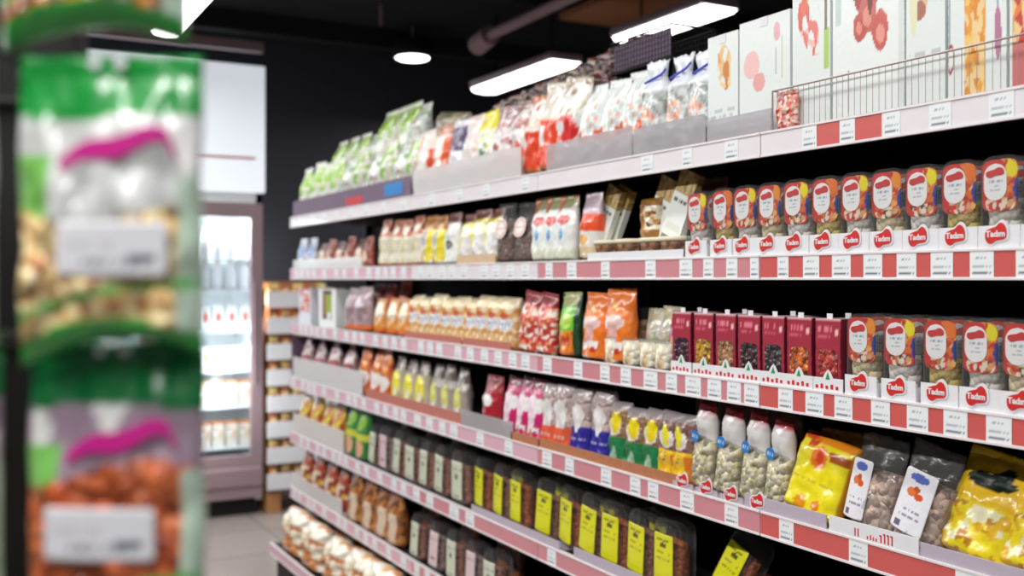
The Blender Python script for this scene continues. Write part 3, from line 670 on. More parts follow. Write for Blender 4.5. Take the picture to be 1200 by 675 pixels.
run(b_gn, 4, [718, 738, 758], 'green-based bag with yellow oval', back=.02, sc_=1.04)
b_ye = bag('snack_bag', .10, .175, .06, topclear(32, S(236, 190, 30), .45, (('ell', .5, .66, .17, .16, S(240, 228, 30)), ('ring', .4, .36, .15, .08, S(110, 100, 110)), ('rect', .75, 1, 0, .4, S(215, 120, 30))), S(130, 95, 85)), 32, 'full')
run(b_ye, 4, [777, 793], 'yellow-based bag with yellow oval', back=.02, sc_=1.04)
panel('carton_tray', 'orange-brown cardboard tray under the blue and green bags', 'display tray', 4, 632, 794, .032, M['cardboard'], th=.003, back=.006)
panel('carton_tray', 'short orange-brown cardboard tray under the magenta bags', 'display tray', 4, 598, 630, .03, M['cardboard'], th=.003, back=.002)
# pistachio bags
def pist(seed):
    t = thing('nut_bag', '-', 'bag')
    link('nuts', pillow_me('pn', .083, .13, .055, lambda u, v: (*(S(238, 228, 200) if noise.noise(Vector((u*8, v*9, seed))) > -.1 else S(186, 186, 120)), 1.), 14, 16, .003, seed, 'full', .1), M['lump'], t)
    f = art(S(238, 238, 236), ('band', .80, 1, S(190, 60, 70)), ('ell', .5, .9, .3, .08, S(170, 30, 50)), ('band', .66, .8, S(225, 215, 215)), seed=seed)
    link('bag_top', pillow_me('pt', .086, .10, .045, f, 12, 12, .003, seed, 'seal', .5, wf=lambda v: 1-.25*v), M['bag'], t, (0, 0, .118), (math.radians(6), 0, 0))
    link('round_sticker', plate_me('ps', .03, .03, art(S(30, 125, 205), ('text', .2, .8, .5, .1, S(190, 220, 245))), 10, 10, .0149), M['card'], t, (-.016, -.029, .115))
    link('clear_film', pillow_me('pf', .088, .14, .062, lambda u, v: (1, 1, 1, 0), 12, 14, .004, seed+3, 'full', .1), M['film'], t)
    return t
PI_ = [pist(33), pist(34)]
run(PI_, 4, [812, 841, 871, 900], 'pistachio bag with blue sticker and red top', back=.03, depth=.06, roll=7)
etr2 = thing('display_tray', '-', 'display tray')
link('tray_front', box_me('tf', -.04, .04, -.031, -.029, 0, .016), M['greyplast'], etr2); link('tray_base', box_me('tb', -.04, .04, -.029, .12, 0, .0012), M['greyplast'], etr2)
add_emblem(etr2, 0, -.0318, .002, .95)
for i, px in enumerate([800, 828, 857, 888]): put(etr2, 4, px, back=.004, depth=.06, label='red wavy emblem tray in front of the pistachio bags, %s along' % ORD[i])
b_dk = bag('snack_bag', .11, .235, .07, art(S(140, 95, 80), ('busy', 0, 1, 0, 1, [S(165, 115, 95), S(90, 60, 50), S(60, 80, 55)], 6, .5)), 35)
run(b_dk, 4, [818, 846, 880, 908], 'dull brown bag standing behind the pistachio bags', back=.13)
# yellow flat carton
YB = art(S(236, 222, 24), ('rect', 0, 1, .90, 1, S(230, 140, 30)), ('rect', 0, .045, 0, 1, S(200, 130, 20)), ('rect', .955, 1, 0, 1, S(200, 130, 20)),
    ('busy', .05, .4, .80, .98, [S(205, 70, 20), S(225, 120, 30)], 10, .8), ('rect', .55, .95, .72, .84, S(160, 80, 20)), ('ell', .48, .72, .17, .17, S(240, 205, 40)), ('ell', .48, .72, .14, .14, S(232, 120, 20)), ('ell', .48, .72, .07, .08, S(215, 70, 30)),
    ('ell', .38, .12, .12, .09, S(230, 150, 20)), ('ell', .65, .14, .08, .07, S(225, 130, 20)), ('text', .1, .9, .42, .012, S(200, 180, 30)), seed=40)
yb = thing('candy_bag', 'big bright yellow bag with orange circle, tilted among the pistachios and nut bags', 'bag')
link('bag_body', pillow_me('yb', .165, .175, .05, YB, 34, 34, .002, 40, 'full', .04, 6), M['bag'], yb)
put(yb, 4, 941, back=.012, depth=.05, lean=-14, roll=9, dz=.012)
gb = bag('candy_bag', .16, .19, .06, art(S(205, 150, 30), ('busy', 0, 1, .4, 1, [S(190, 110, 20), S(225, 180, 40), S(150, 80, 20)], 7, .6), ('text', .1, .9, .8, .05, S(130, 60, 20))), 41)
put(gb, 4, 972, back=.09, depth=.06, lean=-8, label='golden brown bag lying behind the big bright yellow bag')
panel('display_tray', 'mauve-grey plastic tray edge below the big bright yellow bag', 'display tray', 4, 872, 968, .034, M['greyplast'])
# two clear nut bags
def nutbag(seed, lx, lw, lr):
    t = thing('nut_bag', '-', 'bag')
    link('nuts', pillow_me('nb', .115, .135, .062, lambda u, v: (*S(196, 172, 158), 1.), 16, 18, .004, seed, 'full', .12), M['lump'], t)
    link('clear_film', pillow_me('nbf', .122, .205, .07, lambda u, v: (1, 1, 1, 0), 16, 22, .006, seed, 'long', rag=.008), M['film_soft'], t)
    lab = art(S(236, 236, 242), ('ell', .5, .88, .3, .07, S(90, 110, 190)), ('ell', .36, .64, .15, .07, S(226, 120, 60)), ('ell', .62, .60, .14, .06, S(214, 90, 40)), ('ell', .52, .70, .10, .05, S(190, 90, 50)), ('text', .2, .8, .34, .02, S(150, 150, 170)), ('text', .2, .8, .25, .02, S(150, 150, 170)), ('rect', .12, .3, .05, .15, S(110, 100, 130)), seed=seed)
    link('label', plate_me('nbl', lw, .125, lab, 30, 50, .006, .004), M['bag'], t, (lx, -.0425, .028), (math.radians(-4.5), math.radians(lr), 0))
    return t
nb1, nb2 = nutbag(42, -.028, .050, 3), nutbag(43, -.008, .075, 3)
put(nb1, 4, 1012, back=.03, depth=.06, roll=4, lean=-5, label='clear bag of pinkish nuts with narrow white label, beside the bright yellow bag')
put(nb2, 4, 1063, back=.03, depth=.06, roll=10, lean=-6, label='clear bag of pinkish nuts with wide white label, beside the black-lettered bags')
p = panel('display_tray', 'white card tray with red marks under the two pinkish nut bags', 'display tray', 4, 971, 1076, .036, M['whitecard'], back=-.001)
bm = bmesh.new()
for q, (x, hh) in enumerate([(-.062, .016), (-.054, .016), (-.03, .006), (-.022, .010), (-.015, .007), (-.008, .006), (.004, .014), (.013, .018), (.022, .018), (.031, .018)]):
    add_box(bm, -.0006, .0, -x-.0015, -x+.0015, .008, .008+hh)
    if q > 5: add_box(bm, -.0006, .0, -x-.0005, -x+.004, .006+hh, .009+hh)
mk = link('red_marks', from_bm('rm', bm), M['redprint'], p, (0, -.02, 0))
# black-lettered yellow bags
YK = art(S(232, 190, 30), ('band', .0, .5, S(236, 214, 30)), ('busy', 0, 1, 0, .48, [S(240, 225, 40), S(225, 180, 30), S(235, 235, 190), S(190, 130, 30)], 9, .65), ('ell', .48, .72, .32, .075, S(22, 30, 30)), ('ell', .62, .80, .10, .07, S(22, 30, 30)), ('ell', .5, .42, .13, .08, S(245, 240, 200)), ('text', .2, .8, .72, .015, S(60, 80, 60)), seed=44)
yk = bag('candy_bag', .165, .21, .075, YK, 44, 'seal', nu=34, nv=44, wr=.0045)
yk2 = bag('candy_bag', .165, .21, .075, YK, 45, 'seal', nu=34, nv=44, wr=.005)
put(yk, 4, 1128, back=.03, depth=.07, lean=-16, roll=9, label='glossy yellow bag with black lettering patch, next to the nut bags')
put(yk2, 4, 1205, back=.03, depth=.07, lean=-16, roll=5, sc_=1.0, label='glossy yellow bag with black lettering patch, cut by the frame edge')
panel('display_tray', 'mauve-grey plastic tray edge below the glossy yellow bags', 'display tray', 4, 1078, 1260, .03, M['greyplast'])

# S5
panel('shelf_guard', 'tall white guard at the far end of the fifth shelf', 'shelf guard', 5, 343, 402, .11, M['film_white'])
b_yo = bag('snack_bag', .14, .21, .08, art(S(228, 190, 90), ('busy', 0, 1, .3, 1, [S(190, 80, 40), S(236, 215, 130), S(205, 130, 60), S(240, 225, 60)], 6, .8)), 46)
run(b_yo, 5, [354, 367, 380, 393], 'warm yellow and rust bag behind white guard', back=.04)
b_gr = bag('snack_bag', .13, .23, .07, art(S(40, 120, 50), ('ell', .5, .75, .3, .15, S(140, 190, 60)), ('ell', .5, .25, .3, .18, S(225, 170, 140)), ('band', .4, .55, S(200, 205, 70))), 47)
run(b_gr, 5, [408, 420], 'dark green bag with peach oval')
def tallclear(seed, lab, nut):
    t = thing('snack_bag', '-', 'bag')
    link('bag_contents', pillow_me('tc', .104, .14, .055, lambda u, v: (*nut, 1.), 10, 12, .003, seed, 'full', .1), M['lump'], t)
    link('clear_film', prism_me('tcf', outline_round(.112, .19, .03, 6, .006), -.034, .034, 0., .01), M['film'], t)
    link('label', plate_me('tl', .078, .132, lab, 16, 24, .003, .002), M['bag'], t, (0, -.0405, .022))
    return t
gl = art(S(205, 212, 190), ('text', .1, .9, .8, .03, S(90, 100, 80)), ('ell', .5, .6, .18, .07, S(90, 100, 90)), ('rect', .2, .8, .08, .12, S(120, 120, 110)))
g2 = art(S(218, 196, 200), ('text', .1, .9, .8, .03, S(110, 80, 90)), ('rect', .2, .8, .2, .25, S(150, 120, 120)))
lime = art(S(226, 226, 20), ('text', .15, .85, .86, .02, S(120, 120, 20)), ('ell', .5, .78, .16, .055, S(80, 80, 30)), ('text', .15, .85, .62, .012, S(160, 160, 20)), ('text', .15, .85, .5, .012, S(160, 160, 20)), ('text', .2, .8, .4, .012, S(170, 170, 20)))
tcg, tcp = tallclear(48, gl, S(150, 100, 85)), tallclear(49, g2, S(140, 115, 110))
LIM = [tallclear(50, lime, S(170, 92, 55)), tallclear(51, lime, S(150, 105, 85))]
run([tcg, tcp], 5, [436, 450, 465], ['clear pack with sage label', 'clear pack with pink-grey label'])
run([tcg], 5, [481, 497, 515, 537], 'clear brown-filled pack, sage label with dark emblem')
LP = [562, 584, 605, 635, 663, 687, 714, 745, 778]
for i, px in enumerate(LP):
    put(LIM[i % 2], 5, px, back=.032, depth=.068, yaw=random.uniform(-9, 9), roll=[2, 4, 1, 6, 5, 7, 3, 4, 1][i], label='clear pack with lime yellow label, %s from the far end, fifth shelf' % ORD[i])
    if i % 2: put(LIM[0], 5, s_px(px, 5, .04, .118), back=.118, depth=.068, label='clear pack behind the %s lime-labelled pack from the far end' % ORD[i])
put(LIM[0], 5, 836, back=.05, depth=.068, roll=16, lean=-20, dz=.012, label='clear pack with lime yellow label toppled beside the empty dark stretch')
panel('display_tray', 'long mauve-grey plastic tray edge below the lime-labelled packs', 'display tray', 5, 552, 655, .03, M['greyplast'])
panel('display_tray', 'mauve-grey plastic tray edge around the four lime-labelled packs near the gap', 'display tray', 5, 672, 800, .034, M['greyplast'])
b_sm = bag('snack_bag', .12, .09, .06, art(S(150, 60, 50), ('busy', 0, 1, 0, 1, [S(40, 110, 60), S(170, 70, 60), S(90, 40, 40)], 6, .6)), 52)
run(b_sm, 5, [880, 930], 'low red and green bag in shadow', back=.14)
b_bkd = bag('snack_bag', .13, .24, .07, art(S(88, 66, 60), ('busy', 0, 1, 0, 1, [S(120, 95, 88), S(60, 44, 40), S(95, 75, 60)], 6, .6)), 53)
run(b_bkd, 5, [470, 500, 530], 'dim grey-brown bag behind the sage-labelled packs', back=.13)

# S6
panel('shelf_guard', 'white guard at the far end of the sixth shelf', 'shelf guard', 6, 343, 400, .08, M['film_white'])
b_s6 = bag('snack_bag', .15, .2, .08, art(S(170, 60, 50), ('ell', .4, .4, .3, .2, S(240, 236, 225)), ('busy', 0, 1, 0, 1, [S(225, 190, 60), S(130, 40, 40), S(240, 225, 200)], 6, .35)), 54)
run(b_s6, 6, [355, 369, 384, 397], 'red bag with white oval and yellow flecks', back=.04)
b_s7 = bag('snack_bag', .15, .22, .08, art(S(165, 100, 50), ('busy', 0, 1, 0, 1, [S(195, 135, 70), S(110, 70, 45), S(150, 85, 40)], 7, .6), ('rect', .5, .85, .1, .6, S(215, 195, 170))), 55)
run(b_s7, 6, [412, 428, 443, 458], 'brown and amber bag with beige label')
run([tcg, tcp], 6, [486, 508, 530, 552, 574], ['clear pack with sage label', 'clear pack with pink-grey label'])
b_ob = bag('snack_bag', .15, .24, .08, art(S(150, 90, 55), ('busy', 0, 1, 0, 1, [S(180, 110, 60), S(110, 60, 40), S(95, 80, 80)], 5, .6)), 56)
run(b_ob, 6, [500, 545, 590], 'tall dim orange-brown bag at the back', back=.14)
# S7
b_big = bag('snack_bag', .26, .215, .14, art(S(214, 146, 84), ('band', .55, 1, S(236, 230, 215)), ('busy', 0, 1, 0, 1, [S(200, 120, 60), S(240, 234, 220), S(222, 165, 95), S(236, 226, 200)], 5, .55)), 57, 'full', wr=.014)
run(b_big, 7, [336, 358, 383, 408, 432, 458, 490], 'large crumpled white and amber bag', depth=.14)
b_big2 = bag('snack_bag', .2, .21, .14, art(S(190, 110, 60), ('busy', 0, 1, 0, 1, [S(170, 90, 45), S(230, 218, 195), S(130, 60, 40)], 5, .55)), 58, 'full', wr=.01)
run(b_big2, 7, [365, 395, 425, 455], 'large rust and white bag in the second row', depth=.14, back=.16)

# S1 (top shelf)
b_g1 = bag('snack_bag', .15, .275, .09, art(S(232, 238, 228), ('band', .42, .9, S(160, 205, 80)), ('busy', 0, 1, .4, 1, [S(205, 225, 150), S(130, 185, 50), W_], 7, .55), ('rect', .4, .5, 0, .42, S(150, 190, 90)), ('rect', .85, .95, 0, .42, S(190, 205, 190))), 60)
b_g2 = bag('snack_bag', .15, .275, .09, art(S(226, 232, 228), ('band', .6, .9, S(175, 210, 110)), ('busy', 0, 1, .35, 1, [W_, S(140, 190, 70), S(205, 200, 180)], 7, .6), ('rect', .3, .42, 0, .6, S(180, 200, 190)), ('rect', .7, .8, 0, .5, S(195, 190, 180))), 61)
b_g3 = bag('snack_bag', .15, .25, .09, art(S(215, 222, 220), ('busy', 0, 1, .3, 1, [W_, S(150, 175, 130), S(160, 130, 110), S(190, 215, 210)], 8, .6), ('rect', .3, .42, 0, .6, S(150, 185, 175)), ('rect', .7, .8, 0, .5, S(180, 165, 150))), 62)
run([b_g1], 1, [351, 362, 374, 387], 'leafy green and white bag', depth=.09, back=.03)
run([b_g3, b_g2], 1, [401, 415, 430, 446, 461, 477], ['white bag with teal-grey stripes', 'white bag with faint green stripes'], depth=.09, back=.03)
for i, px in enumerate([384, 397, 410, 423, 437, 450, 464, 476]):
    pr = [b_g1, b_g2, b_g1, b_g3][i % 4]
    X2 = .14
    put(b_g3 if i % 2 else b_g2, 1, px, back=X2, depth=.09, sc_=.8, label='pale bag low behind the green front bags, %s from the far end' % ORD[i], group='bags under the green stack')
    put(pr, 1, px, back=X2, depth=.09, sc_=.9 if i < 4 else .98, lean=-12, dz=.205 if i > 3 else .16, label='green and white bag stacked on the second layer, %s from the far end' % ORD[i])
b_lie = bag('snack_bag', .22, .16, .09, art(S(150, 140, 115), ('busy', 0, 1, 0, 1, [S(180, 172, 150), S(110, 120, 80), S(200, 195, 175)], 6, .6)), 63, 'full')
o = put(b_lie, 1, 515, back=.18, depth=.09, sc_=1.3, roll=8, dz=.16, label='olive-grey bag lying on top of the stack beside the green bags')
put(b_g3, 1, 512, back=.17, depth=.09, sc_=.75, label='pale bag supporting the olive-grey bag, top shelf')
panel('carton_tray', 'purple-brown cardboard tray holding the green and white bags', 'display tray', 1, 343, 481, .085, M['purple'], th=.004)
o = panel('tray_sticker', 'blue sticker on the purple-brown tray, top shelf', 'sticker', 1, 450, 471, .05, M['blue'], back=.0008, th=.001, lip=False, dz=.02)
o = panel('tray_sticker', 'red sticker on the purple-brown tray, top shelf', 'sticker', 1, 405, 424, .035, M['redprint'], back=.0008, th=.001, lip=False, dz=.01)
def s1bag(seed, a): return bag('snack_bag', .145, .265, .08, a, seed, nu=18, nv=28, wr=.005)
B1 = [
 (492, 'cream bag with orange sides', art(S(235, 225, 215), ('rect', 0, .25, .3, .9, S(228, 100, 50)), ('rect', .8, 1, .3, .7, S(225, 90, 50)), ('ell', .5, .2, .3, .06, S(40, 35, 45)), ('ell', .5, .6, .3, .2, W_))),
 (511, 'orange-edged white bag with dark badge', art(S(236, 230, 222), ('rect', .7, 1, .3, .8, S(232, 96, 44)), ('band', .45, .5, S(225, 110, 60)), ('ell', .6, .18, .3, .06, S(50, 40, 45)), ('band', .85, 1, S(190, 120, 90)))),
 (529, 'white bag with dark purple top', art(S(232, 232, 236), ('band', .55, .92, S(60, 36, 90)), ('ell', .5, .42, .3, .12, S(235, 235, 245)), ('ell', .6, .15, .2, .08, S(30, 50, 45)))),
 (547, 'creamy white bag with pink tints', art(S(238, 228, 224), ('busy', 0, 1, .3, 1, [S(225, 185, 180), W_, S(240, 230, 215)], 7, .5), ('ell', .6, .2, .3, .06, S(50, 45, 50)))),
 (564, 'white bag with bright yellow top', art(S(236, 234, 222), ('band', .75, 1, S(232, 220, 40)), ('busy', .5, 1, .1, .7, [S(235, 225, 60), S(90, 170, 100), W_], 7, .5), ('ring', .6, .3, .3, .14, S(120, 120, 130)))),
 (582, 'white bag with scarlet base', art(S(232, 226, 224), ('rect', .3, 1, 0, .35, S(222, 52, 34)), ('band', .7, 1, S(160, 130, 130)), ('busy', 0, 1, .4, .8, [S(205, 195, 200), S(170, 90, 90)], 7, .4))),
 (602, 'grey-topped bag with scarlet triangle', art(S(226, 222, 218), ('ell', .5, .28, .3, .2, S(226, 60, 36)), ('band', .8, 1, S(150, 120, 110)), ('ell', .5, .7, .35, .08, S(190, 130, 120)))),
 (619, 'white-topped bag with orange-red lower stripe', art(S(232, 222, 210), ('rect', .15, .85, .1, .55, S(230, 74, 34)), ('band', 0, .1, S(190, 130, 70)), ('busy', 0, 1, .6, 1, [S(215, 150, 110), W_, S(200, 90, 60)], 7, .5))),
 (636, 'beige-topped bag with vivid orange-red body', art(S(228, 220, 205), ('rect', .1, .9, .08, .6, S(232, 70, 30)), ('band', 0, .08, S(190, 130, 70)), ('rect', .25, .4, .3, .5, W_))),
 (655, 'white bag with red and white badge', art(S(226, 226, 222), ('ell', .5, .45, .4, .16, S(220, 50, 50)), ('ell', .35, .45, .2, .08, W_), ('busy', 0, 1, .6, 1, [S(190, 180, 150), W_, S(170, 150, 120)], 7, .5))),
]
for i, (px, dsc, a) in enumerate(B1):
    q = s1bag(70+i, a); put(q, 1, px, back=.03, depth=.08, sc_=1. if i < 8 else 1.1, roll=[0, 0, 3, 0, -3, 4, 6, 6, 7, 10][i], label='%s on the top shelf' % dsc)
panel('shelf_guard', 'whitish clear guard before the orange and white bags, top shelf', 'shelf guard', 1, 484, 610, .1, M['film_white'])
panel('shelf_guard', 'clear acrylic guard before the white rice bags, top shelf', 'shelf guard', 1, 640, 740, .085, M['acrylic'])
panel('shelf_guard', 'clear acrylic guard before the blue-tied bags, top shelf', 'shelf guard', 1, 742, 826, .075, M['acrylic'])
panel('shelf_guard', 'clear acrylic guard before the two shorter printed cartons', 'shelf guard', 1, 828, 903, .055, M['acrylic'])
b_br = bag('snack_bag', .17, .13, .10, art(S(70, 50, 46), ('busy', 0, 1, 0, 1, [S(105, 85, 78), S(50, 32, 30), S(150, 130, 118), S(110, 40, 40)], 7, .5)), 85, 'full', wr=.012)
for i, px in enumerate([578, 600, 622, 644, 664, 684, 704, 724]):
    put(b_br, 1, px, back=.20, depth=.1, label='dark brown bag low in the back layer, %s from the far end' % ORD[i], group='lower back layer of brown bags', sc_=1.75, sw=.55)
    put(b_br, 1, px, back=.20, depth=.1, lean=-12, roll=-10+7*(i % 3), sc_=1.2, sw=.85, dz=.205+.009*i, label='crumpled dark brown bag topping the back layer, %s from the far end' % ORD[i])
b_w1 = bag('rice_bag', .12, .25, .09, art(S(228, 234, 232), ('busy', .1, .9, .05, .8, [S(196, 214, 208), S(236, 238, 236), S(232, 175, 155), S(205, 220, 216)], 11, .75), ('busy', 0, 1, .3, .42, [S(228, 90, 50), S(236, 160, 130)], 6, .6)), 86, wr=.004)
run(b_w1, 1, [682, 706, 729], 'white mottled rice bag', back=.03, depth=.09, roll=3)
def tied(seed):
    t = thing('rice_bag', '-', 'bag')
    f = art(S(205, 214, 214), ('busy', 0, 1, .05, .66, [S(222, 228, 226), S(150, 160, 158), S(196, 204, 200)], 15, .85), ('busy', .15, .75, .32, .52, [S(232, 130, 90), S(236, 200, 180)], 7, .7), ('busy', 0, 1, .0, .2, [S(70, 60, 100), S(150, 150, 165), S(40, 40, 60), S(120, 110, 140)], 8, .6), ('band', .66, 1, S(232, 238, 244)), seed=seed)
    link('bag_body', pillow_me('tb', .105, .255, .08, f, 20, 34, .004, seed, 'neck', .06, rag=.01), M['bag'], t)
    bm = bmesh.new(); add_rod(bm, (-.034, -.018, .200), (.032, -.018, .212), .0035, 8); add_rod(bm, (.032, -.018, .212), (.046, -.012, .226), .003, 8)
    link('blue_tie', from_bm('tie', bm), mat('blue_tie', S(70, 80, 190), .5), t)
    return t
run([tied(87), tied(88)], 1, [757, 786, 813], 'white rice bag gathered with a blue tie', back=.03, depth=.08)
# black mesh crate on top at back
cr_ = thing('mesh_crate', 'black mesh crate lying on top behind the blue-tied bags', 'crate', (FX+.26, s_at(775, FX+.26), SURF[1]+.30))
bm = bmesh.new()
yy = .30
for z in (.0, .095): 
    for x in (-.08, .08): add_rod(bm, (x, -yy/2, z), (x, yy/2, z), .003, 6)
    for y in (-yy/2, yy/2): add_rod(bm, (-.08, y, z), (.08, y, z), .003, 6)
for q in range(21):
    y = -yy/2+yy*q/20
    for x in (-.08, .08): add_rod(bm, (x, y, 0), (x, y, .095), .0012, 5)
for q in range(6): 
    for x in (-.08, .08): add_rod(bm, (x, -yy/2, .016*q+.004), (x, yy/2, .016*q+.004), .0012, 5)
link('wire_mesh', from_bm('wm', bm), M['metal_black'], cr_)
link('crate_floor', box_me('cf', -.08, .08, -yy/2, yy/2, -.004, .001), M['metal_black'], cr_)
link('crate_side_card', box_me('cs', -.074, -.072, -.14, .14, .01, .085), M['purple'], cr_)
for s in (-.13, .13):
    o = link('crate_support', box_me('csup', -.05, .05, -.012, .012, -.30, -.004), M['metal_black'], cr_, (0, s, 0))
# printed cartons
wcol = S(226, 234, 232)
salami = (('ell', .42, .78, .12, .14, S(165, 60, 55)), ('ell', .62, .80, .11, .13, S(180, 80, 70)), ('ell', .50, .62, .12, .12, S(195, 95, 85)), ('ell', .68, .50, .11, .12, S(200, 90, 80)), ('ell', .40, .55, .10, .09, S(190, 80, 70)), ('ell', .28, .85, .06, .08, S(190, 150, 60)),
 ('ell', .40, .76, .05, .05, S(215, 130, 120)), ('ell', .64, .82, .05, .06, S(214, 125, 115)), ('ell', .50, .60, .06, .06, S(222, 140, 125)), ('ell', .68, .48, .06, .06, S(226, 150, 135)), ('ell', .38, .54, .04, .04, S(225, 140, 120)), ('ell', .54, .70, .03, .10, S(110, 40, 40)))
CA = [
 ((829, 865), .26, 'white carton printed with a golden roasted bird', art(wcol, ('ell', .55, .72, .22, .18, S(224, 190, 130)), ('ell', .62, .62, .12, .14, S(205, 130, 60)), ('busy', .35, .75, .5, .9, [S(235, 205, 140), S(215, 150, 80), wcol], 8, .4), ('text', .1, .9, .3, .02, S(190, 200, 200)), ('text', .1, .9, .24, .02, S(190, 200, 200)), ('band', 0, .12, S(205, 215, 205)))),
 ((866, 926), .27, 'white carton printed with pale pink meat and green dashes', art(wcol, ('ell', .25, .62, .16, .12, S(236, 190, 190)), ('ell', .4, .46, .12, .08, S(228, 165, 160)), ('rect', .72, .74, .5, .72, S(150, 160, 170)), ('rect', .84, .86, .45, .8, S(180, 200, 130)), ('ell', .75, .85, .06, .08, S(225, 170, 180)), ('text', .1, .6, .2, .015, S(190, 200, 200)))),
 ((928, 973), .34, 'white carton printed with red berries and a yellow flower', art(wcol, ('ell', .35, .88, .16, .08, S(225, 200, 60)), ('ell', .3, .72, .16, .12, S(215, 90, 80)), ('ell', .5, .58, .2, .1, S(225, 120, 110)), ('busy', .2, .7, .45, .9, [S(235, 190, 180), S(220, 110, 90), wcol], 8, .4), ('rect', .84, .97, .35, .6, S(170, 205, 100)), ('rect', .86, .92, .6, 1, S(120, 110, 90)))),
 ((975, 1060), .34, 'white carton printed with a hanging bunch of red salami slices', art(S(232, 238, 236), *salami, ('rect', .04, .12, .6, 1, S(190, 210, 205)), ('rect', .93, 1, 0, 1, S(215, 224, 222)), ('rect', .22, .24, .05, .3, S(140, 140, 140)))),
 ((1061, 1108), .34, 'white carton printed with a brown sausage stick', art(wcol, ('ell', .45, .72, .13, .22, S(225, 190, 160)), ('rect', .42, .6, .66, 1, S(110, 60, 60)), ('ell', .35, .55, .16, .06, S(170, 110, 90)), ('ell', .2, .6, .1, .2, S(226, 226, 190)), ('text', .1, .9, .3, .02, S(190, 200, 200)))),
 ((1110, 1180), .34, 'white carton printed with stacked orange jars and a red chain', art(wcol, ('rect', .0, .04, .3, .8, S(160, 175, 180)), ('ring', .05, .24, .06, .08, S(170, 50, 70)), ('ell', .42, .82, .07, .08, S(220, 180, 80)), ('rect', .3, .66, .02, .55, S(238, 208, 150)), ('busy', .3, .66, .02, .55, [S(230, 160, 50), S(240, 200, 110), S(225, 140, 40)], 12, .7), ('rect', .46, .6, .55, .75, S(240, 235, 215)), ('rect', .84, .88, .3, .9, S(150, 170, 190)), ('ell', .86, .32, .06, .14, S(180, 120, 150)))),
 ((1182, 1262), .34, 'white carton printed with orange and red bottles, cut by the frame edge', art(wcol, ('rect', .05, .5, .3, .6, S(205, 180, 120)), ('busy', .05, .5, .0, 1, [S(225, 130, 50), S(200, 60, 50), S(236, 200, 140)], 9, .6), ('rect', .05, .5, 0, .25, S(200, 110, 110)))),
]
for (p0, p1), h, dsc, a in CA:
    X = FX+.022; y1, y0 = s_at(p0, X), s_at(p1, X); ww = y1-y0-.003
    t = thing('printed_carton', dsc, 'carton', (X+.07, (y0+y1)/2, SURF[1]), (0, 0, -PI/2))
    link('carton_body', carton_me('pc', ww, h, .14, a, lambda u, v: (*wcol, 0), 60, 90, (*wcol, 0)), M['carton'], t)
    bm = bmesh.new(); add_box(bm, -ww/2, ww/2, -.0705, .0705, h, h+.0012); add_box(bm, -.012, .012, -.0712, -.0702, h-.02, h+.0012)
    link('carton_flap', from_bm('fl', bm), M['whitecard'], t)
# small red sausage pack inside the basket
sp = bag('snack_bag', .07, .115, .03, art(S(226, 200, 190), ('busy', 0, 1, 0, 1, [S(200, 80, 60), S(190, 50, 50), S(230, 150, 120)], 9, .7)), 91)
put(sp, 1, 920, back=.006, depth=.018, sc_=.75, sw=1.3, label='small red speckled packet at the corner of the wire basket')
# wire basket
B0, B1_ = s_at(905, FX+.004), .86
wb = thing('wire_basket', 'low grey wire basket fence in front of the tall printed cartons', 'wire basket', (FX+.004, B1_, SURF[1]))
bm = bmesh.new(); Lb = B0-B1_; H = .092
add_rod(bm, (0, 0, H), (0, Lb, H), .0022, 8); add_rod(bm, (0, Lb, H), (0, Lb, .002), .0022, 8); add_rod(bm, (0, 0, .004), (0, Lb, .004), .0016, 8); add_rod(bm, (0, Lb, H), (.016, Lb, H), .002, 8)
link('rim_wire', from_bm('rim', bm), M['chrome'], wb)
NW = int(Lb/.0155); bm = bmesh.new(); add_rod(bm, (0, 0, .004), (0, 0, H), .0007, 6); WM = from_bm('wire', bm)
for q in range(1, NW): link('wire', WM, M['chrome'], wb, (0, Lb*q/NW, 0))

# ------------------------------------------------------------------ fridge and rack at the back
FY = 7.04
fr = thing('display_fridge', 'tall lit display fridge with white header and mauve door frames', 'fridge', (1.22, FY, 0))
x0, x1 = -.80, .675
link('fridge_header', box_me('fh', x0, x1+.01, -.06, .7, 2.21, 3.08, .01), M['header'], fr)
link('header_stripe', box_me('hs', x0+.05, x1-.06, -.062, -.0595, 2.435, 2.452), M['redline'], fr)
bm = bmesh.new(); add_box(bm, x0, x0+.04, 0, .7, .1, 2.21); add_box(bm, x1-.04, x1, 0, .7, .1, 2.21); add_box(bm, x0, x1, .66, .7, .1, 2.21); add_box(bm, x0, x1, 0, .7, 2.12, 2.21); add_box(bm, x0, x1, 0, .7, .12, .34)
link('fridge_cabinet', from_bm('fc', bm), M['inner'], fr)
bm = bmesh.new(); add_box(bm, x0, x1, -.05, 0, .20, .34, .02); add_box(bm, x0, x1, -.03, 0, .12, .2, .01)
link('bumper', from_bm('bu', bm), M['mauve'], fr)
link('kick_plate', box_me('kp', x0+.03, x1-.03, .04, .06, 0, .12), M['metal_black'], fr)
